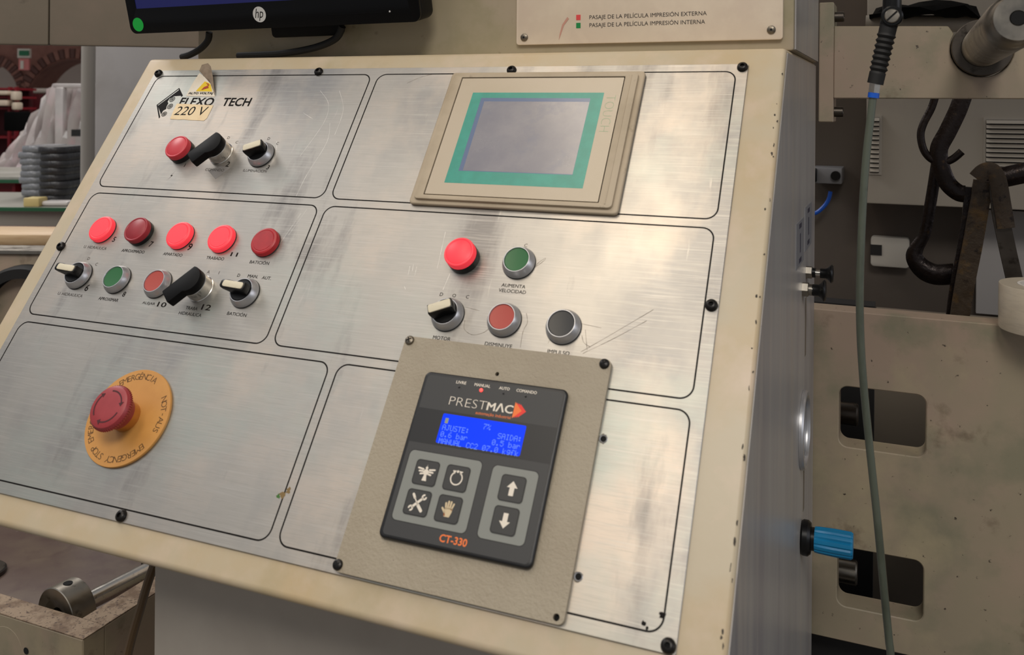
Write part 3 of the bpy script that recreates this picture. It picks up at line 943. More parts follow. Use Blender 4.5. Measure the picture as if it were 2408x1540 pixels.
ax, ay = K(465.7, 543.4)
bx, by = K(465.7, 556.3)
for i in range(3, -1, -1):
    o_ = i * 1.55
    tri = [(ax + o_, ay - o_ * .25), (bx + o_, by + o_ * .25), (bx + o_ + 6.6 - i * .3, (ay + by) / 2)]
    MB().flat(tri, Z1 + .05 + (3 - i) * .015).build('triangle_logo', 'orange_print' if i == 0 else 'red_print', mem, **PM)
lcd = MB().flat(krr(407.6, 560.4, 479.1, 583.6, 1.2), Z1 + .08).build('display', 'lcd_blue', tc, **PM)
lcd['label'] = 'blue backlit text display'
G = {'A': '01110 10001 10001 11111 10001 10001 10001', 'J': '00111 00010 00010 00010 00010 10010 01100', 'U': '10001 10001 10001 10001 10001 10001 01110',
     'S': '01111 10000 10000 01110 00001 00001 11110', 'T': '11111 00100 00100 00100 00100 00100 00100', 'E': '11111 10000 10000 11110 10000 10000 11111',
     ':': '00000 01100 01100 00000 01100 01100 00000', '0': '01110 10001 10011 10101 11001 10001 01110', '.': '00000 00000 00000 00000 00000 01100 01100',
     '6': '00110 01000 10000 11110 10001 10001 01110', 'b': '10000 10000 10110 11001 10001 10001 11110', 'a': '00000 00000 01110 00001 01111 10001 01111',
     'r': '00000 00000 10110 11001 10000 10000 10000', 'M': '10001 11011 10101 10101 10001 10001 10001', 'N': '10001 10001 11001 10101 10011 10001 10001',
     'L': '10000 10000 10000 10000 10000 10000 11111', 'C': '01110 10001 10000 10000 10000 10001 01110', '2': '01110 10001 00001 00010 00100 01000 11111',
     '7': '11111 00001 00010 00100 01000 01000 01000', 'k': '10000 10000 10010 10100 11000 10100 10010', 'g': '00000 01111 10001 10001 01111 00001 01110',
     'f': '00110 01001 01000 11100 01000 01000 01000', '5': '11111 10000 11110 00001 00001 10001 01110', 'I': '01110 00100 00100 00100 00100 00100 01110',
     'D': '11100 10010 10001 10001 10001 10010 11100', '%': '11000 11001 00010 00100 01000 10011 00011'}
rows = ('          7%', 'AJUSTE:       SAIDA:', '0.6 bar      0.5 bar', 'MANUAL CC2 07.0 kgfk')
for r_, row in enumerate(rows):
    px_ = MB()
    for c_, chh in enumerate(row):
        if chh == ' ':
            continue
        for j, line in enumerate(G[chh].split()):
            for i, bit in enumerate(line):
                if bit == '1':
                    x, y = K(409.9 + c_ * 3.42 + i * .58, 563.6 + r_ * 5.35 + j * .62)
                    px_.add([(x, y, Z1 + .1), (x + .52, y, Z1 + .1), (x + .52, y - .55, Z1 + .1), (x, y - .55, Z1 + .1)], [(0, 3, 2, 1)])
    px_.build('display_text', 'lcd_pixel', lcd, mm=True, normals=False)
x, y = K(412.0, 565.8)
MB().flat(rr(x - 1.4, y - 2.1, x + 1.4, y + 2.1, .1, 1), Z1 + .1).build('cursor_block', 'lcd_block', lcd, **PM)
for q in ((388.6, 591.8, 450.9, 644.0), (460.3, 592.6, 497.2, 644.4)):
    MB().flat(krr(q[0] - .6, q[1] - .6, q[2] + .6, q[3] + .6, 4.2), Z1 + .03).build('keypad_outline', 'key_edge', mem, **PM)
    MB().flat(krr(*q, 3.8), Z1 + .06).build('keypad_field', 'grey_keypad', mem, **PM)


def key(u0, v0, u1, v1, icon, mat='icon_white'):
    k_ = MB().prism(krr(u0 - .4, v0 - .4, u1 + .4, v1 + .4, 2.8), Z1 + .07, Z1 + .4).build('key', 'key_edge', tc, mm=True)
    MB().flat(krr(u0 + .4, v0 + .4, u1 - .4, v1 - .4, 2.3), Z1 + .42).build('key_face', 'key_face', k_, **PM)
    cx, cy = K((u0 + u1) / 2, (v0 + v1) / 2)
    m = MB()
    for poly in icon:
        m.flat([(cx + a, cy + b) for a, b in poly], Z1 + .45)
    m.build('icon', mat, k_, mm=True)


def bar(x0, y0, x1, y1, w_):
    d = Vector((x1 - x0, y1 - y0)).normalized() * (w_ / 2)
    e = Vector((-d.y, d.x))
    a, b = Vector((x0, y0)), Vector((x1, y1))
    out = []
    for i in range(7):
        t = PI / 2 + PI * i / 6
        out.append(tuple(a + d * math.cos(t) + e * math.sin(t)))
    for i in range(7):
        t = -PI / 2 + PI * i / 6
        out.append(tuple(b + d * math.cos(t) + e * math.sin(t)))
    return out


plane_icon = [circ(0, .4, 2.3, 16), circ(0, 3.6, 1.1, 12), [(-.25, 4), (.25, 4), (0, 6.4)], [(-1.0, -1.5), (1.0, -1.5), (2.0, -6), (-2.0, -6)],
              bar(-7, 3.0, -2.6, 2.4, 1.3), bar(7, 3.0, 2.6, 2.4, 1.3), bar(-5.8, .8, -2.6, .9, 1.3), bar(5.8, .8, 2.6, .9, 1.3), bar(-4.4, -1.2, -2.2, -.7, 1.3), bar(4.4, -1.2, 2.2, -.7, 1.3)]
ca_ = [(math.radians(118 + 304 * i / 28)) for i in range(29)]
loop_icon = [[(5.2 * math.cos(a), 5.2 * math.sin(a)) for a in ca_] + [(4.2 * math.cos(a), 4.2 * math.sin(a)) for a in reversed(ca_)], circ(0, 5.0, 1.0, 12),
             [(-1.2, 5.6), (-4.4, 5.4), (-2.4, 2.8)], [(1.2, 5.6), (4.4, 5.4), (2.4, 2.8)]]


def cring(x, y, r, a0, a1, t):
    aa = [math.radians(a0 + (a1 - a0) * i / 14) for i in range(15)]
    return [(x + r * math.cos(a), y + r * math.sin(a)) for a in aa] + [(x + (r - t) * math.cos(a), y + (r - t) * math.sin(a)) for a in reversed(aa)]


tool_icon = [bar(-3.4, -3.4, 3.6, 3.6, 1.9), cring(4.6, 4.6, 2.2, 75, 375, 1.3)[:30], cring(-4.4, -4.4, 2.2, -105, 195, 1.3), bar(-4.8, 5.6, -3.0, 3.2, 1.9), bar(-3.0, 3.2, 1, -1.6, .9), bar(1.2, -1.8, 4.6, -5.2, 2.4)]
hand_icon = [[(-2.4, -5.6), (2.0, -5.6), (3.2, -2.0), (3.4, 1.0), (-2.8, 1.0), (-3.4, -2)], bar(-2.2, 0, -2.9, 3.9, 1.5), bar(-.7, .5, -.8, 5.3, 1.5), bar(.9, .5, 1.3, 5.2, 1.5), bar(2.5, .3, 3.6, 4.0, 1.4), bar(-2.6, -2.6, -5.0, .2, 1.5)]
up_icon = [[(0, 5.4), (4.3, .6), (1.9, .6), (1.9, -5.2), (-1.9, -5.2), (-1.9, .6), (-4.3, .6)]]
dn_icon = [[(a, -b) for a, b in up_icon[0]]]
key(397.0, 598.2, 416.4, 616.2, plane_icon)
key(423.4, 598.2, 442.6, 616.2, loop_icon)
key(396.6, 620.4, 416.4, 638.4, tool_icon)
key(423.4, 620.4, 442.6, 639.0, hand_icon, 'icon_worn')
key(469.4, 598.2, 488.6, 616.4, up_icon)
key(469.4, 620.6, 488.6, 639.2, dn_icon)
x, y = K(443.0, 652.0 - 2.2)
text(mem, 'CT-330', x, y, 5.4, 'orange_print', w=22.4, z=Z1 + .05, bold=0.02)

# ---- stickers
st = thing('voltage_sticker', 'torn cream 220 V sticker stuck over the printed maker name', 'sticker', panel(-15, 262.5))
MB().prism([(-28, 11.6), (-10, 11.0), (27, 9.5), (27, -8.5), (24.5, -12.2), (2, -11.6), (-6, -10.8), (-13, -11.2), (-26, -10.6), (-27.5, 0)], 0.05, 0.3).build('paper', 'sticker_cream', st, **PM)
text(st, '220 V', -1, 1.2, 12.5, 'ink_black', w=45, z=0.34, shear=0.12)
st = thing('warning_sticker', 'peeling white ALTO VOLTAJE sticker with a yellow warning triangle', 'sticker', panel(-14, 240.5))
wv = [(-21.4, 0.8, .3), (22.2, -0.3, .3), (8.9, 17.2, 2), (-6.4, 27.2, 6), (-11.9, 29.5, 7), (-18.3, 19.6, 3), (-21.3, 7.9, .6)]
wm = MB().add(wv + [(x_, y_, z_ - .25) for x_, y_, z_ in wv], [(0, 1, 6), (1, 2, 6), (6, 2, 5), (2, 3, 5), (5, 3, 4), (8, 7, 13), (9, 8, 13), (9, 13, 12), (10, 9, 12), (10, 12, 11)])
wm.build('paper', 'sticker_white', st, mm=True, angle=80)
fv = [(-13.6, 32.7, 7.2), (-13.6, 41.3, 8), (-4.4, 42.9, 9), (1.5, 38.6, 8), (8.2, 26.1, 4.2), (22.4, 0.6, .8), (7.7, 17.6, 2.4), (-5.7, 27.2, 6.4), (-3.0, 34.0, 9.6), (3.5, 24, 5.6)]
MB().add(fv, [(0, 1, 8), (1, 2, 8), (2, 3, 8), (3, 9, 8), (3, 4, 9), (4, 5, 9), (5, 6, 9), (6, 7, 9), (7, 8, 9), (7, 0, 8)]).build('curled_flap', 'sticker_back', st, mm=True, angle=80)
MB().add([(-9.7, 7.3, 1.0), (15.0, 6.7, 1.0), (8.9, 15.8, 2.3), (5.9, 17.7, 3.1), (-0.6, 19.6, 3.9)], [(0, 1, 2), (0, 2, 3), (0, 3, 4)]).build('warning_triangle', 'warning_yellow', st, mm=True)
MB().add([(-2, 8.4, 1.6), (4, 10.5, 1.9), (1, 12.0, 2.6), (6, 14.5, 2.8), (2, 17.6, 3.8), (7, 16, 3.4), (6.5, 13, 2.6), (8, 11.5, 2.2)], [(0, 1, 2), (1, 6, 2), (2, 6, 3), (6, 5, 3), (3, 5, 4), (1, 7, 6)]).build('flash_symbol', 'warning_red', st, mm=True)
text(st, 'ALTO VOLTAJ', -1.0, 4.0, 3.9, 'ink_black', w=36, z=1.1, bold=0.02)

# ================================================================== ABOVE THE CONSOLE
ZT = ptop.z
hs = thing('machine_housing', 'tall beige painted machine housing rising behind the console', 'housing', loc=(0.28, 0.07, ZT))
MB().box(-0.0908, 0.6455, -0.06, 0.194, ZT + 0.0005, 2.15).build('front_shell', 'housing_paint', hs, bevel=0.003, segs=2, world=True)
MB().box(0.6452, 0.6468, -0.056, 0.192, ZT + 0.002, 2.148).build('housing_shade_sheet', 'side_shade_grey', hs, world=True)  # thin sheet added to carry painted shade on the housing's side

MB().box(0.6475, 1.7, 0.02, 0.50, 1.80, 1.95).build('overhead_shade_block', 'housing_paint', hs, bevel=0.003, segs=2, world=True)  # unseen beam added overhead to keep the gap beside the console dark

sg = thing('film_path_sign', 'white plastic sign about film passage with red and green squares', 'sign', loc=(0.495, -0.0605, 1.463))
SM = sg.matrix_basis
MB().prism(rr(0.3547, 1.4628, 0.6353, 1.70, 0.003, 4), -0.0648, -0.0602, 'y').build('board', 'sign_white', sg, bevel=0.0008, segs=2, world=True)
SX = Matrix.Rotation(PI / 2, 4, 'X')     # local xy -> upright plane facing the viewer


def upright(o, x, z, y):
    o.matrix_basis = Matrix.Translation((x, y, z)) @ SX


def up_text(parent, body, px0, px1, py0, py1, Y, h, mat, bold=0.0):
    a, b = on_y(px0, py0, Y), on_y(px1, py1, Y)
    o = text(parent, body, 0, 0, h, mat, w=(b - a).length * 1000, bold=bold)
    mid = (a + b) / 2
    o.matrix_parent_inverse = world_of(parent).inverted()
    o.matrix_basis = Matrix.Translation(mid) @ Matrix.Rotation(-math.atan2(b.z - a.z, b.x - a.x), 4, 'Y') @ SX
    return o


YS = -0.0650
up_text(sg, 'PASAJE DE LA PELÍCULA IMPRESIÓN EXTERNA', 1386, 1662, 41, 31, YS, 6.6, 'sign_text', 0.0)
up_text(sg, 'PASAJE DE LA PELÍCULA IMPRESIÓN INTERNA', 1386, 1658, 59.5, 51, YS, 6.6, 'sign_text', 0.0)
for (px_, py_), mt in (((1360, 41), 'sign_red'), ((1360, 60), 'sign_green')):
    c = on_y(px_, py_, YS)
    MB().box(c.x - .0024, c.x + .0024, YS - .0001, YS + .0004, c.z - .0028, c.z + .0028).build('colour_square', mt, sg, world=True)
for px_, py_ in ((1233, 88), (1814, 70)):
    c = on_y(px_, py_, YS)
    so = MB().lathe([(.0042, .001), (.0042, -.0008), (.003, -.0018), (0, -.0022)], 18, (c.x, YS, c.z), 'y').build('screw', 'screw_steel', sg, world=True)
    MB().lathe([(.0012, -.0023), (0, -.0024)], 8, (c.x, YS, c.z), 'y').build('socket', 'hole_black', so, world=True)
sm = [on_y(x, y, YS) for x, y in ((1334, 40), (1322, 58), (1316, 80), (1314, 95), (1320, 78), (1326, 60), (1338, 44))]
MB().add([(p.x, YS - .0001, p.z) for p in sm], [tuple(range(7))]).build('red_smear', 'red_smear', sg, world=True)

# ---- monitor (leans forward, screen facing down towards the operator)
a, b = on_y(309, 80, -0.115), on_y(990, 51, -0.115)
tilt = math.radians(14)
ex = (b - a).normalized()
ey = Vector((0, -math.sin(tilt), math.cos(tilt)))
ez = ex.cross(ey).normalized()
ey = ez.cross(ex).normalized()
W = (b - a).length * 1000
MM = Matrix(((ex.x, ey.x, ez.x, a.x), (ex.y, ey.y, ez.y, a.y), (ex.z, ey.z, ez.z, a.z), (0, 0, 0, 1)))
mo = thing('computer_monitor', 'black flat computer monitor mounted above the console, screen leaning forward', 'monitor', MM)
Hm = 262
MB().prism(rr(0, 0, W, Hm, 9), -34, -1).build('housing', 'monitor_matte', mo, mm=True, bevel=5, segs=3)
MB().ring(rr(0, 0, W, Hm, 9), rr(15, 31, W - 15, Hm - 15, 1), -3, 0).build('bezel', 'monitor_black', mo, mm=True, bevel=1.0, segs=2)
MB().flat(rr(14, 30, W - 14, Hm - 14, 1), -0.7).build('screen', 'monitor_screen', mo, mm=True)
lx, ly = 200, 16.5
lg = MB().flat(circ(lx, ly, 9.2, 36), 0.15).build('logo_badge', 'logo_silver', mo, mm=True)
text(lg, 'hp', lx, ly - .3, 14.5, 'monitor_black', w=11.0, z=0.2, shear=0.26, bold=0.0)
MB().flat(circ(13.8, 11.4, 8.6, 36), 0.15).build('round_sticker', 'sticker_green', mo, mm=True)
MB().box(W - 118, W - 42, 12.0, 12.6, 0.1, 0.5).build('button_line', 'monitor_matte', mo, mm=True)
MB().lathe([(1.1, 0.1), (0.8, .6), (0, .7)], 10, (W - 37, 12.6, 0)).build('power_led', 'logo_silver', mo, mm=True)
MB().prism(rr(W - 225, -17, W - 128, 60, 5), -48, -34.5).build('mount_bracket', 'monitor_matte', mo, mm=True, bevel=2)
c1 = [on_y(805, 62, -0.09), on_y(790, 90, -0.085), on_y(740, 112, -0.080), on_y(660, 126, -0.076), on_y(560, 131, -0.076)]
tag(MB().tube(spline(c1), 0.0042, 10).build('monitor_cable', 'black_rubber'), 'black cable curving down from the monitor onto the console top', 'cable')
c2 = [on_y(492, 76, -0.085), on_y(489, 95, -0.082), on_y(472, 114, -0.080), on_y(448, 128, -0.080), on_y(428, 134, -0.078)]
tag(MB().tube(spline(c2), 0.0042, 10).build('power_cable', 'black_rubber'), 'short black cable dropping behind the left corner of the console'.replace('left corner', 'rounded corner'), 'cable')

# ---- overhead duct running to the housing
D1 = 1.85
p0, p1 = far(-260, 106, D1 * 0.985), far(462, 120.5, D1 * 1.035)
zb = fz(113.5, D1)
du = thing('overhead_duct', 'wide dull beige sheet metal duct running overhead to the housing', 'duct', loc=(p0.x, p0.y, zb))
dv = Vector((p1.x - p0.x, p1.y - p0.y, 0)).normalized()
nv = Vector((-dv.y, dv.x, 0))
for i, (s0, s1) in enumerate(((0, .505), (.507, 1.25))):
    q0, q1 = p0.lerp(p1, s0), p0.lerp(p1, s1)
    vs = []
    for z_ in (zb, zb + 0.6):
        for q, o_ in ((q0, 0), (q1, 0), (q1, .02), (q0, .02)):
            vs.append((q.x + nv.x * o_, q.y + nv.y * o_, z_))
    MB().add(vs, [(3, 2, 1, 0), (4, 5, 6, 7), (0, 1, 5, 4), (1, 2, 6, 5), (2, 3, 7, 6), (3, 0, 4, 7)]).build('duct_panel', 'duct_paint', du, bevel=0.004, segs=2, world=True)

# ================================================================== RIGHT OF THE CONSOLE
YB = 0.197
tb = thing('roller_bracket', 'thick beige steel bracket with a flanged end holding a roller journal', 'bracket', loc=(0.66, YB, 1.379))
sc_ = Vector((0.8258, 0, 1.4674))
arcp = [(sc_.x + .0335 * math.cos(math.radians(q)), sc_.z + .0335 * math.sin(math.radians(q))) for q in range(150, 391, 12)]
outl = [(.6645, 1.3815), (.6645, 1.4090), (1.10, 1.4090), (1.10, 1.494), (arcp[-1][0] + .006, 1.494)] + arcp[::-1] + [(.7905, 1.4935), (.6645, 1.497), (.6645, 1.5255)]
outl2 = [(.6645, 1.4090), (1.10, 1.4090), (1.10, 1.4945), (arcp[-1][0] + .004, 1.4945)] + arcp[::-1] + [(.7905, 1.4935), (.6645, 1.497)]
MB().prism(outl2, YB, YB + .025, 'y').build('arm', 'machine_paint', tb, bevel=.001, segs=1, world=True)
MB().box(.6475, .6644, YB - .001, YB + .05, 1.3800, 1.5262).build('flange', 'machine_paint', tb, bevel=.001, segs=1, world=True)
for z_ in (1.5095, 1.3925):
    bo = MB().lathe([(0.001, .6645), (.0062, .6645), (.0062, .6745), (.0056, .6752), (.0034, .6752), (.0034, .672), (0, .672)], 24, (0, YB + .016, z_), 'x')
    bo.build('bolt', 'steel_dark', tb, world=True)
ro = thing('roller_journal', 'worn steel roller shaft end pointing out of the bracket, centre drilled', 'shaft', loc=(sc_.x, .19, sc_.z))
MB().lathe([(0, .24), (.0325, .24), (.0325, .19), (.0315, .186), (.0225, .186)], 40, (sc_.x, 0, sc_.z), 'y').build('flange', 'steel_dark', ro, world=True)
MB().lathe([(.0222, .19), (.0222, .100), (.0215, .098), (.0222, .096), (.0222, -.12), (.021, -.15), (.0195, -.152), (.0185, -.172), (.0175, -.176), (.0062, -.176), (.0052, -.165), (0, -.16)], 40, (sc_.x, 0, sc_.z), 'y').build('shaft', 'steel', ro, world=True)
MB().lathe([(.0055, -.1765), (0, -.1765)], 20, (sc_.x, 0, sc_.z), 'y').build('centre_hole', 'hole_black', ro, world=True)

# ---- lower frame plate with two cut-outs
YP = 0.201
lp = thing('frame_plate', 'thick stained beige machine side plate with two rounded rectangular openings', 'machine plate', loc=(.8, YP, .75))
MB().holes([(.56, .7495), (1.12, .7475), (1.12, 1.1500), (.56, 1.1504)],
           [rr(.6732, .9855, .7702, 1.0590, .0105), rr(.6725, .7915, .7688, .8632, .0105)], YP, YP + .036, 'y').build('plate', 'machine_paint', lp, bevel=.0012, segs=1, world=True)
ib = thing('inner_beam', 'dark machine beams behind the openings of the beige plate', 'beam', loc=(.75, .55, .3))
MB().box(.55, .705, .50, .54, .30, 1.10).build('dark_web', 'dark_interior', ib, world=True)
MB().box(.705, 1.3, .52, .60, .30, 1.08).build('brown_web', 'duct_paint', ib, world=True)
MB().box(.53, .60, .26, .50, .30, 1.10).build('pin_block', 'dark_interior', ib, world=True)
for i, (px_, py_, r_) in enumerate(((2018, 975, .0145), (2016, 1348, .0155))):
    c = on_y(px_, py_, .30)
    MB().lathe([(0, .60 - c.x), (r_, .60 - c.x), (r_, -.002), (r_ - .002, 0), (0, 0)], 28, (c.x, .30, c.z), 'x').build('guide_pin', 'steel_dark' if i == 0 else 'steel', ib, world=True)
fb = thing('floor_cover', 'black steel cover below the beige plate', 'cover', loc=(.8, .25, .4))
MB().box(.55, 1.3, .24, .30, .02, .74).build('sheet', 'dark_interior', fb, world=True)

# ---- tape roll on the plate's edge
tr = thing('tape_roll', 'roll of clear packing tape standing on the plate edge', 'tape', loc=(.8965, .19, 1.151))
MB().lathe([(.034, 0), (.052, 0), (.0525, .001), (.0525, .049), (.052, .050), (.034, .050)], 56).build('tape', 'tape_side', tr)
MB().lathe([(.0338, -.0002), (.0338, .0504), (.0308, .0504), (.0308, -.0002), (.0338, -.0002)], 56).build('core', 'tape_core', tr)

# ---- air blow gun and hose hanging in front
YG = -0.05
bg = thing('air_blow_gun', 'black ribbed air blow gun hanging nozzle up with a slotted screw', 'blow gun', loc=on_y(2055, 205, YG))
gp = [on_y(x, y, YG) for x, y in ((2098, -40), (2098, 0), (2097, 38), (2089, 60))]
MB().tube(gp, [.0085, .0085, .0088, .0085], 14).build('barrel', 'black_plastic', bg, world=True)
ga, gb = on_y(2091, 55, YG), on_y(2058, 197, YG)
gr = []
rad_ = []
N = 44
for i in range(N + 1):
    t = i / N
    gr.append(ga.lerp(gb, t))
    base = .0080 - .0006 * t
    rad_.append(base + (.0009 * math.sin(t * 2 * PI * 11) if .18 < t < .84 else 0))
MB().tube(gr, rad_, 18).build('grip', 'black_rubber', bg, world=True)
c = on_y(2098, 40, YG)
sh = MB().lathe([(.0098, .006), (.0098, -.0085), (.0085, -.0095), (0, -.0095)], 28, (c.x, YG, c.z), 'y').build('pivot_boss', 'black_plastic', bg, world=True)
MB().lathe([(.0066, -.0095), (.0066, -.0108), (.0058, -.0116), (0, -.012)], 24, (c.x, YG, c.z), 'y').build('pivot_screw', 'steel', bg, world=True)
sl = MB()
for s_ in (0,):
    d = Vector((.72, 0, .69))
    e = Vector((-.69, 0, .72))
    pc = Vector((c.x, YG - .0122, c.z))
    sl.add([pc + d * .006 + e * .0008, pc - d * .006 + e * .0008, pc - d * .006 - e * .0008, pc + d * .006 - e * .0008], [(0, 1, 2, 3)])
sl.build('slot', 'hole_black', sh, world=True)
MB().tube([on_y(2058, 196, YG), on_y(2055, 218, YG)], .0056, 6).build('brass_nut', 'chrome', bg, world=True)
MB().tube([on_y(2055, 218, YG), on_y(2053.5, 230, YG)], .0052, 16).build('blue_collar', 'blue_fitting', bg, world=True)
hp = [on_y(x, y, YG) for x, y in ((2053, 226), (2047, 280), (2036, 380), (2027, 520), (2022, 680), (2024, 800), (2033, 930), (2048, 1080), (2064, 1230), (2078, 1380), (2090, 1500), (2098, 1600))]
hp.append(hp[-1] + Vector((.01, 0, -.2)))
hp.append(hp[-1] + Vector((.03, .02, -.35)))
tag(MB().tube(spline(hp, 5), .0037, 12).build('air_hose', 'clear_hose'), 'clear greenish air hose hanging from the black blow gun', 'hose')

# ---- fittings on the console's side face
XS = X1 + 0.0008


def side_lathe(name, prof, y, z, mat, parent, n=28):
    return MB().lathe([(r * .001, XS + h * .001) for r, h in prof], n, (0, y, z), 'x').build(name, mat, parent, world=True)


for (y_, z_, k_, lab) in ((.092, 1.2125, 1.0, 'black pull knob on a bright threaded stem, upper of two on the console side'), (.052, 1.2005, 1.12, 'black flared pull knob with a hex nut, lower of two on the console side')):
    t = thing('pull_knob', lab, 'knob', loc=(XS, y_, z_))
    side_lathe('nut', [(0.1, 0), (7.2 * k_, 0), (7.2 * k_, 6), (6.4 * k_, 6.6), (.1, 6.6)], y_, z_, 'steel', t, 6)
    side_lathe('lock_ring', [(5.5 * k_, 6.6), (5.5 * k_, 10), (.1, 10)], y_, z_, 'black_plastic' if k_ == 1 else 'steel', t)
    side_lathe('stem', [(3.2 * k_, 10), (3.2 * k_, 15 if k_ == 1 else 11), (.1, 15 if k_ == 1 else 11)], y_, z_, 'chrome', t)
    o_ = 15 if k_ == 1 else 10.5
    side_lathe('knob', [(.1, o_), (5.6 * k_, o_), (5.6 * k_, o_ + 6), (7 * k_, o_ + 8.5), (10.2 * k_, o_ + 11), (10.4 * k_, o_ + 12.2), (9 * k_, o_ + 13.6), (0, o_ + 14.4)], y_, z_, 'black_plastic', t)
bk = thing('regulator_knob', 'blue fluted regulator knob with a black collar on the console side', 'knob', loc=(XS, .061, .9285))
side_lathe('collar', [(.1, 0), (17, 0), (18.5, 2), (18.5, 7), (16, 10), (12, 10.5), (12, 14), (.1, 14)], .061, .9285, 'black_plastic', bk)
fl_ = MB()
n = 48
prof2 = [(13, 14), (13.6, 18), (14.2, 34), (14.0, 51), (12.6, 53), (0, 53.2)]
vs, fs = [], []
for r, h in prof2:
    for i in range(n):
        rr_ = r - (1.3 if (i % 4 in (0,)) and 18 <= h <= 51 and r > 13.2 else 0)
        a_ = 2 * PI * i / n
        vs.append((XS + h * .001, .061 + rr_ * .001 * math.cos(a_), .9285 + rr_ * .001 * math.sin(a_)))
for j in range(len(prof2) - 1):
    for i in range(n):
        fs.append((j * n + i, j * n + (i + 1) % n, (j + 1) * n + (i + 1) % n, (j + 1) * n + i))
fl_.add(vs, fs)
fl_.build('fluted_cap', 'blue_plastic', bk, world=True, angle=20)
pg = thing('pressure_gauge', 'round chrome rimmed gauge set into the console side', 'gauge', loc=(XS, .062, 1.0455))
side_lathe('rim', [(.1, .2), (42, .2), (42, 3), (40.5, 5), (37, 5.2), (35.5, 3), (35.5, 1.4), (.1, 1.4)], .062, 1.0455, 'bezel_metal', pg, 56)
side_lathe('dial', [(35.2, 1.6), (0, 1.7)], .062, 1.0455, 'gauge_glass', pg, 40)
for q, lab in (((-.019, .0545, 1.2320, 1.2785), 'grey printed label on the console side, lower front one of two'), ((.070, .1435, 1.2385, 1.2870), 'grey printed label on the console side, upper rear one of two')):
    t = thing('side_label', lab, 'label', loc=(XS, (q[0] + q[1]) / 2, q[2]))
    MB().box(XS, XS + .0008, *q).build('sheet', 'grey_label', t, world=True)
    yc, zc = (q[0] + q[1]) / 2, (q[2] + q[3]) / 2
    m_ = MB()
    for k_ in (-.018, .018):
        m_.box(XS + .0008, XS + .0009, yc - .012, yc + .012, zc + k_ - .0025, zc + k_ + .0025)
    m_.box(XS + .0008, XS + .0009, yc - .004, yc + .004, zc - .01, zc + .01)
    m_.build('print', 'label_ink', t, world=True)
for (y_, z0_, z1_) in ((.075, .95, 1.003), (.082, 1.12, 1.185)):
    MB().box(XS - .0001, XS + .0003, y_, y_ + .012, z0_, z1_).build('drip_stain', 'scratch_dark', console, world=True)

# ---- what shows in the gap: white cabinet, junction box, valve, levers
YC = 0.80
cw = thing('electrical_cabinet', 'white electrical cabinet with louvred vents behind the bracket', 'cabinet', loc=(1.0, YC, 1.2))
p = on_y(2036, 478, YC)
q = on_y(2360, 250, YC)
MB().box(p.x, 1.75, YC, YC + .14, p.z, q.z + .35).build('body', 'cabinet_white', cw, bevel=.003, segs=2, world=True)
for x0_, x1_, y0_, y1_, n_ in ((2318, 2470, 283, 392, 10), (2046, 2068, 276, 405, 12)):
    a_, b_ = on_y(x0_, y1_, YC), on_y(x1_, y0_, YC)
    MB().box(a_.x - .004, b_.x + .004, YC - .003, YC + .001, a_.z - .004, b_.z + .004).build('vent_frame', 'cabinet_white', cw, world=True)
    MB().box(a_.x, b_.x, YC - .0035, YC - .003, a_.z, b_.z).build('vent_back', 'dark_interior', cw, world=True)
    for i in range(n_):
        zc = a_.z + (b_.z - a_.z) * (i + .5) / n_
        hh = (b_.z - a_.z) / n_
        MB().add([(a_.x, YC - .004, zc + hh * .42), (b_.x, YC - .004, zc + hh * .42), (b_.x, YC - .010, zc - hh * .28), (a_.x, YC - .010, zc - hh * .28),
                  (a_.x, YC - .0035, zc - hh * .34), (b_.x, YC - .0035, zc - hh * .34)], [(0, 3, 2, 1), (3, 4, 5, 2)]).build('louvre', 'cabinet_white', cw, world=True)
YJ = .94
a_, b_ = on_y(2048, 622, YJ), on_y(2139, 558, YJ)
jb = thing('junction_box', 'small white rounded box with a dark notch on the grey frame wall', 'junction box', loc=(a_.x, YJ, a_.z))
MB().prism(rr(a_.x, a_.z, b_.x, b_.z, .007), YJ - .02, YJ + .008, 'y').build('lid', 'box_white', jb, bevel=.003, segs=2, world=True)
MB().box(a_.x - .0005, a_.x + .020, YJ - .0215, YJ - .015, a_.z + .022, a_.z + .042).build('notch', 'dark_interior', jb, world=True)
a_ = on_y(1950, 410, .90)
pv = thing('pneumatic_valve', 'small grey pneumatic valve with black ends on the grey frame wall', 'valve', loc=a_)
MB().box(a_.x - .03, a_.x + .025, .87, .948, a_.z - .016, a_.z + .014).build('block', 'grey_label', pv, bevel=.002, world=True)
MB().lathe([(0, .862), (.009, .862), (.009, .872)], 16, (a_.x + .014, 0, a_.z), 'y').build('port', 'black_plastic', pv, world=True)
MB().box(a_.x - .05, a_.x - .02, .86, .9, a_.z - .013, a_.z + .013).build('solenoid', 'black_plastic', pv, bevel=.002, world=True)
tag(MB().tube(spline([on_y(x, y, .90) for x, y in ((1953, 450), (1948, 470), (1935, 488), (1915, 502), (1880, 506))]), .004, 8).build('blue_hose', 'blue_fitting'), 'thin blue air hose on the grey frame wall', 'hose')

YL = .46


def flatbar(name, pts, w_, mat, label, cat='lever', sq=0.55, Y=YL, n=10):
    pp = spline([on_y(x, y, Y + (dy if False else 0)) for x, y in pts], 6)
    o = MB().tube(pp, w_, n, sq).build(name, mat)
    return tag(o, label, cat)


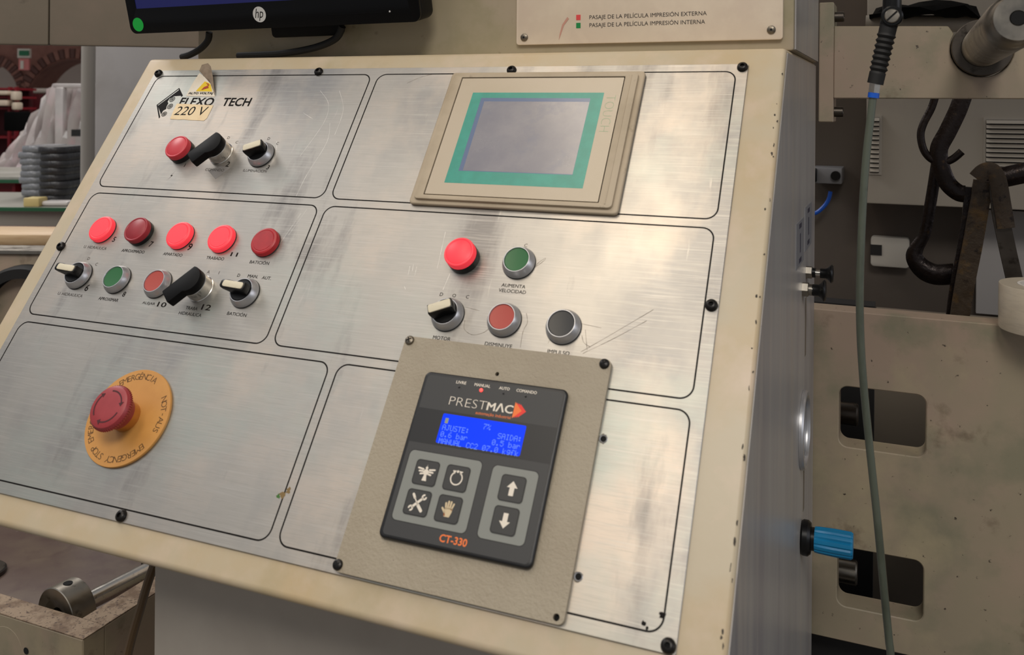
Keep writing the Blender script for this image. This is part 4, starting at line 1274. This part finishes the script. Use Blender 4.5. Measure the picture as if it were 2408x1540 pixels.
flatbar('curved_lever', ((2268, 215), (2252, 260), (2228, 310), (2208, 350), (2212, 390), (2228, 430), (2252, 452), (2268, 456)), .0125, 'oily_steel', 'thick oily black lever curving down from under the bracket')
flatbar('bent_rod', ((2200, 225), (2190, 255), (2172, 290), (2165, 318), (2172, 352), (2190, 374), (2215, 382), (2240, 374), (2262, 356)), .0055, 'oily_steel', 'thin black bent rod looping beside the thick lever', 'rod', .9)
flatbar('hook_bar', ((2203, 385), (2196, 430), (2186, 490), (2174, 550), (2156, 582), (2150, 604), (2168, 630), (2200, 645), (2245, 643)), [.0085 + .0075 * min(1, max(0, (i - 20) / 18)) for i in range(49)], 'oily_steel', 'black hooked bar ending in a broad curved foot', 'hook', .6, .52)
flatbar('rusty_strut', ((2312, 425), (2300, 500), (2286, 580), (2270, 660), (2256, 748)), .0175, 'rusty_bar', 'straight rusty flat steel strut standing behind the plate edge', 'strut', .5, YL, 4)
flatbar('rusty_strut', ((2282, 440), (2276, 520), (2262, 600), (2246, 690), (2238, 750)), .0115, 'oily_steel', 'dark purple oily strut right beside the rusty strut'.replace('right ', ''), 'strut', .7, .475, 4)
flatbar('steel_arm', ((2345, 430), (2352, 500), (2368, 580), (2388, 670), (2398, 730)), .0145, 'steel_dark', 'polished grey steel arm leaning towards the tape roll', 'arm', .6, .44, 4)
flatbar('strap_hook', ((2296, 420), (2312, 404), (2330, 400), (2343, 414), (2350, 440), (2355, 470), (2362, 510), (2366, 536)), .0125, 'rusty_bar', 'flat rusty strap bent over the top of the struts', 'strap', .45, .43, 6)
flatbar('cross_bar', ((2300, 430), (2345, 420), (2400, 408), (2470, 392)), .0150, 'oily_steel', 'horizontal oily black bar behind the bent strap', 'bar', .8, .50)

gp_ = MB().box(on_y(2296, 600, .93).x, 1.9, .925, .94, 1.02, on_y(2300, 492, .93).z).build('guard_panel', 'cabinet_grey')
tag(gp_, 'pale grey guard sheet behind the struts', 'guard')

# ---- behind the bracket at the top
bc = MB()
cloth = [on_y(x, y, .62) for x, y in ((2046, 44), (2060, 25), (2080, 12), (2120, 12), (2160, 8), (2200, 4), (2240, 2), (2280, 8), (2296, 20), (2303, 46))]
n = len(cloth)
vs = []
for dy, sh_ in ((0, .0), (-.03, .25), (-.045, .55), (-.03, .8), (0, .9)):
    for i, p in enumerate(cloth):
        base = on_y(2046 + (2303 - 2046) * i / (n - 1), 46, .62)
        vs.append(base.lerp(p, 1 - sh_ * .9) + Vector((0, dy * (1 + .3 * math.sin(i * 2.1)), .004 * math.sin(i * 1.7 + dy * 90))))
fs = [(j * n + i, j * n + i + 1, (j + 1) * n + i + 1, (j + 1) * n + i) for j in range(4) for i in range(n - 1)]
back = len(vs)
vs += [v + Vector((0, .08, 0)) for v in vs[:n]]
fs += [(i, i + 1, back + i + 1, back + i) for i in range(n - 1)]
tag(bc.add(vs, fs).build('folded_cloth', 'black_cloth'), 'crumpled black cloth lying on the pale rail behind the bracket', 'cloth')
a_, b_ = on_y(2036, 56, .66), on_y(2420, 66, .66)
rl = MB().tube([a_, b_ + Vector((.3, 0, 0))], .014, 20)
tag(rl.build('guide_rail', 'cabinet_white'), 'pale round rail running behind the beige bracket', 'rail')
wu = MB().box(on_y(2150, 0, 1.05).x - .9, 2.6, 1.05, 1.1, 1.62, 2.4).build('wall_upper', 'pale_wall')
tag(wu, None, None, kind='structure')

# ================================================================== LOWER LEFT: trough with collar and rod
ZW = .72
tt = thing('machine_trough', 'rusty topped beige steel trough beside the console pedestal', 'trough', loc=(-.5, .1, 0))
MB().box(-.72, -.2033, -.1308, -.096, .0, ZW).build('front_wall', 'machine_paint', tt, bevel=.0015, segs=1, world=True)
MB().box(-.72, -.2033, -.1306, -.0962, ZW - .0001, ZW + .0012).build('front_rim', 'rust_top', tt, world=True)
MB().box(-.243, -.2036, -.0958, .28, .0, ZW).build('end_wall', 'machine_paint', tt, bevel=.0015, segs=1, world=True)
MB().box(-.243, -.2038, -.0957, .28, ZW - .0001, ZW + .0012).build('end_rim', 'rust_top', tt, world=True)
MB().box(-.72, -.2432, -.0957, .28, .60, .668).build('bed', 'table_rust', tt, world=True)
c = on_y(14, 1528, -.1308)
MB().lathe([(0, -.1312), (.030, -.1312), (.031, -.1305)], 40, (c.x, 0, c.z), 'y').build('round_boss', 'machine_paint', tt, world=True)
c = on_y(62, 1530, -.1308)
MB().lathe([(0, -.1314), (.0045, -.1314)], 16, (c.x, 0, c.z), 'y').build('bolt_hole', 'hole_black', tt, world=True)
xr, zr = -.304, .702
rd = thing('shaft_rod', 'polished steel rod with a collar lying in the trough', 'rod', loc=(xr, 0, .668))
RM = Matrix.Translation((xr, -.085, zr)) @ Matrix.Rotation(math.radians(-7), 4, 'Z')
RMi = rd.matrix_basis.inverted() @ RM
MB().lathe([(0, .03), (.0125, .03), (.0125, .30), (0, .30)], 32, (0, 0, 0), 'y').build('rod', 'chrome', rd, M=RMi)
MB().lathe([(.024, 0), (.0385, 0), (.0395, .001), (.0395, .034), (.0385, .035), (.0125, .035), (.0125, .004), (.024, 0)], 44, (0, 0, 0), 'y').build('collar', 'steel', rd, M=RMi)
MB().lathe([(.0125, .150), (.0185, .150), (.0185, .166), (.0125, .166)], 32, (0, 0, 0), 'y').build('lock_ring', 'steel_dark', rd, M=RMi)
MB().lathe([(.006, .0), (.0062, .0006), (0, .0006)], 18, (0, .018, .0392), 'z').build('set_screw_hole', 'hole_black', rd, M=RMi)
c = far(-4, 1376, 1.30)
dk = MB().lathe([(0, .0), (.031, .0), (.031, .006), (.029, .008), (0, .008)], 40)
od = dk.build('round_cap', 'steel_dark')
od.location = (-.56, .005, .6682)
tag(od, 'dark round metal cap lying on the trough bed', 'cap')
yh = spline([(.040, -.235, .965), (.024, -.25, .907), (.009, -.25, .8655), (-.008, -.25, .8125), (-.03, -.25, .72), (-.04, -.25, .5), (-.03, -.24, .3)])
tag(MB().tube(yh, .0048, 10).build('oil_hose', 'brown_hose'), 'yellow brown hose hanging under the console beside the pedestal', 'hose')

# ================================================================== FAR LEFT: workshop


def far_box(name, x0, x1, y0, y1, d, depth, mat, parent=None, bevel=0.0):
    m = MB().box(fx(x0, d), fx(x1, d), d, d + depth, fz(y1, d), fz(y0, d))
    o = m.build(name, mat, parent, bevel=bevel, segs=2)
    if parent is None:
        o.matrix_basis = YM
    else:
        o.matrix_parent_inverse = world_of(parent).inverted()
        o.matrix_basis = YM
    return o


def far_thing(name, label, cat, px_, py_, d, group=None):
    return thing(name, label, cat, loc=far(px_, py_, d), group=group)


# support post and cabinet behind the console
sp_ = far_thing('support_post', 'round grey steel post standing beside the grey cabinet', 'post', 207, 700, 2.6)
m_ = MB().lathe([(0, 0), (15.5 / FPX * 2.6, 0), (15.5 / FPX * 2.6, 2.6), (0, 2.6)], 24, (fx(207, 2.6), 2.6, 0))
o = m_.build('pole', 'post_grey', sp_)
o.matrix_parent_inverse = world_of(sp_).inverted()
o.matrix_basis = YM
gc = far_thing('grey_cabinet', 'large plain grey cabinet standing behind the console', 'cabinet', 400, 900, 2.9)
far_box('body', 221, 700, -300, 1100, 2.9, .6, 'cabinet_grey', gc, .01)
far_box('plinth', 225, 690, 1100, 1330, 2.9, .5, 'dark_interior', gc)
# signs on the arcade pier
ex_ = far_thing('exit_sign', 'green and white emergency exit sign on the brick pier', 'sign', 55, 142, 17.6)
far_box('plate', 40, 69, 124, 145, 17.6, .06, 'icon_white', ex_)
far_box('green_field', 43.5, 66, 128, 140, 17.57, .04, 'exit_green', ex_)
fs_ = far_thing('fire_sign', 'small pink and white fire notice under the exit sign', 'sign', 57, 172, 17.6)
far_box('plate', 43, 67, 147, 174, 17.62, .05, 'sign_pink', fs_)
far_box('white_field', 47, 54, 152, 171, 17.6, .04, 'icon_white', fs_)
# pipe below the arches
pp_ = MB().tube([YM @ Vector((fx(30, 16), 16, fz(222, 16))), YM @ Vector((fx(130, 16), 16, fz(222, 16)))], .04, 12)
tag(pp_.build('wall_pipe', 'pale_wall'), 'pale horizontal pipe below the brick arches', 'pipe')
# red shelving with boxes and a loudspeaker
rs = far_thing('red_shelving', 'dark red metal shelving against the brick wall', 'shelving', 20, 420, 11)
far_box('back_panel', -260, 68, 216, 470, 11.3, .1, 'dark_red', rs)
for y_ in (216, 236, 262, 330, 400, 450):
    far_box('shelf', -260, 34, y_, y_ + 5, 10.8, .5, 'red_paint', rs)
for x_ in (-100, 18, 33):
    far_box('upright', x_, x_ + 5, 214, 470, 10.78, .06, 'red_paint', rs)
far_box('side_board', 42, 92, 230, 470, 11.5, .1, 'dark_red', rs)
for i, (x0_, x1_, y0_, y1_, lab) in enumerate(((-30, 16, 223, 233, 'pale box on the upper red shelf'), (-30, 16, 245, 259, 'pale box on the second red shelf'),
                                               (23, 37, 224, 245, 'white bottle shaped pack beside the upper red shelf'), (26, 39, 250, 268, 'white bottle shaped pack beside the second red shelf'))):
    b_ = far_box('shelf_box', x0_, x1_, y0_, y1_, 10.62, .15, 'sign_white', None, .02)
    tag(b_, lab, 'box')
lsp = far_box('loudspeaker', 8, 41, 272, 318, 10.3, .3, 'black_cloth', None, .02)
tag(lsp, 'black loudspeaker box standing in front of the red shelving', 'loudspeaker')
bp = far_box('blue_poster', 71, 96, 241, 273, 17.9, .05, 'blue_poster')
tag(bp, 'bright blue poster on the brick pier behind the plastic covered machine', 'poster')

# plastic covered machine: a draped sheet over a frame
pm = far_thing('covered_machine', 'machine frame draped with milky white plastic sheeting', 'covered machine', 110, 420, 6.2)
d0 = 6.2
ridge = [(-40, 392), (0, 384), (30, 360), (60, 310), (90, 262), (112, 222), (124, 206), (150, 207), (196, 211), (230, 213)]
gv = []
NR = 40


def ridge_y(x):
    for (xa, ya), (xb, yb) in zip(ridge, ridge[1:]):
        if xa <= x <= xb:
            return ya + (yb - ya) * (x - xa) / (xb - xa)
    return ridge[-1][1]


NJ = 14
for i in range(NR + 1):
    x_ = -40 + 270 * i / NR
    yt = ridge_y(x_)
    for j in range(NJ + 1):
        t = j / NJ
        y_ = yt + (415 + 12 * math.sin(x_ * .07) - yt) * t
        dd = d0 - .25 * t + .07 * math.sin(x_ * .22 + t * 3) * (.3 + t) + .04 * math.sin(x_ * .53 - t * 5)
        p_ = YM @ Vector((fx(x_, d0), dd, fz(y_, d0)))
        gv.append(p_)
gf = [(i * (NJ + 1) + j, (i + 1) * (NJ + 1) + j, (i + 1) * (NJ + 1) + j + 1, i * (NJ + 1) + j + 1) for i in range(NR) for j in range(NJ)]
nb = len(gv)
gv += [v + (YM.to_3x3() @ Vector((0, .9, 0))) for i in range(NR + 1) for v in [gv[i * (NJ + 1)]]]
gf += [(i * (NJ + 1), nb + i, nb + i + 1, (i + 1) * (NJ + 1)) for i in range(NR)]
MB().add(gv, gf).build('plastic_sheet', 'plastic_sheet', pm, world=True)
far_box('frame_tube', 122, 232, 205, 215, 6.02, .08, 'plastic_sheet', pm, .01)
far_box('frame_tube', 128, 148, 214, 400, 6.0, .06, 'plastic_sheet', pm, .01)
far_box('dark_unit', 168, 192, 313, 329, 5.8, .1, 'dark_interior', pm)
far_box('base', -60, 232, 405, 470, 6.1, .6, 'dark_red', pm)

# rear table behind the bags
rt = far_thing('rear_table', 'long work table with a green edge behind the bag stacks', 'table', 100, 520, 5.2)
far_box('top', -260, 260, 426, 432, 5.0, .8, 'table_top_pale', rt)
far_box('edge', -260, 260, 432, 440, 4.99, .03, 'table_green', rt)
far_box('leg', 30, 37, 440, 800, 5.05, .08, 'red_paint', rt)
far_box('apron', -260, 260, 440, 472, 5.12, .04, 'red_paint', rt)
far_box('wood_board', 160, 232, 384, 394, 5.9, .08, 'wood', pm)  # wooden board lying on a machine, kept as a part of this one

# front table with the stacks of bags
D4 = 3.6
ftb = far_thing('packing_table', 'pale topped packing table with a green edge strip', 'table', 60, 700, D4)
zt4 = fz(503, D4)
far_box('top', -300, 330, 497, 503.5, D4, .62, 'table_top_pale', ftb)
far_box('edge', -300, 330, 497.5, 506, D4 - .012, .012, 'table_green', ftb)
far_box('panel', -300, 330, 506, 580, D4 + .03, .03, 'grey_panel', ftb)
far_box('leg', 20, 50, 575, 1100, D4 + .05, .06, 'post_grey', ftb)
ztop = fz(497, D4)


def bag(px0, px1, z_, h_, dd, mat, label, group):
    w_ = fx(px1, dd) - fx(px0, dd)
    pts = rr(-w_ / 2, -.13, w_ / 2, .13, .05, 5)
    m = MB()
    n = len(pts)
    jit = random.uniform(-.006, .006)
    vs, fs = [], []
    for s_, z__ in ((.97, 0), (1.0, h_ * .18), (1.01, h_ * .5), (1.0, h_ * .82), (.97, h_)):
        vs += [(a * s_ + jit, b * s_, z__) for a, b in pts]
    for j in range(4):
        fs += [(j * n + i, j * n + (i + 1) % n, (j + 1) * n + (i + 1) % n, (j + 1) * n + i) for i in range(n)]
    fs += [tuple(reversed(range(n))), tuple(range(4 * n, 5 * n))]
    o = m.add(vs, fs).build('folded_bag', mat)
    o.matrix_basis = YM @ Matrix.Translation(((fx(px0, dd) + fx(px1, dd)) / 2, dd + .13, z_))
    tag(o, label, 'bag', group)


n_b = 8
hb = (fz(357, 3.75) - ztop) / n_b
for i in range(n_b):
    bag(82 + 3 * math.sin(i * 2.3), 150 - 4 * (i == n_b - 1) + 3 * math.sin(i * 1.3), ztop + .006 + i * hb, hb * .97, 3.72, 'bag_black', 'folded black plastic bag in the dark stack on the packing table', 'black bags on the packing table')
hb2 = (fz(362, 3.75) - ztop) / 8
for i in range(8):
    bag(38 + 3 * math.sin(i * 1.9), 96 + 3 * math.sin(i * 1.1), ztop + .006 + i * hb2, hb2 * .97, 3.98, 'bag_grey', 'shiny grey plastic bag in the pale stack on the packing table', 'grey bags on the packing table')
yb_ = far_box('wood_block', 56, 93, 475, 495.5, 3.62, .07, 'block_yellow', None, .004)
tag(yb_, 'small yellow block on the edge of the packing table', 'block')
shp = far_box('film_sheet', 98, 160, 482, 493.4, 3.64, .07, 'plastic_sheet', None, .008)
tag(shp, 'flat pack of clear film on the packing table beside the yellow block', 'film pack')
# plank and rusty machine block in front of that table
pl = MB().box(fx(-300, 3.0), fx(150, 3.0), 3.0, 3.2, fz(588, 3.0), fz(560, 3.0)).build('wooden_plank', 'wood', None, bevel=.01)
pl.matrix_basis = YM
tag(pl, 'pale wooden plank on the dark red bench', 'plank')
rb = far_thing('red_bench', 'dark red bench carrying the pale plank', 'bench', 50, 620, 3.05)
far_box('top', -300, 260, 588, 640, 3.02, .5, 'dark_red', rb)
far_box('leg', 40, 70, 640, 1260, 3.05, .06, 'dark_red', rb)
mbk = far_thing('machine_block', 'chipped beige machine block with a bright top edge and a dark ring', 'machine block', 30, 900, 1.95)
far_box('body', -400, 130, 606, 1130, 1.95, .06, 'machine_paint', mbk, .004)
far_box('top_strip', -400, 130, 599, 606.5, 1.94, .075, 'steel', mbk)
rg = MB().lathe([(.075, -.02), (.095, -.02), (.1, -.01), (.1, .01), (.075, .01)], 48, (fx(62, 1.93), 1.93, fz(745, 1.93)), 'y')
o = rg.build('dark_ring', 'black_rubber', mbk)
o.matrix_parent_inverse = world_of(mbk).inverted()
o.matrix_basis = YM
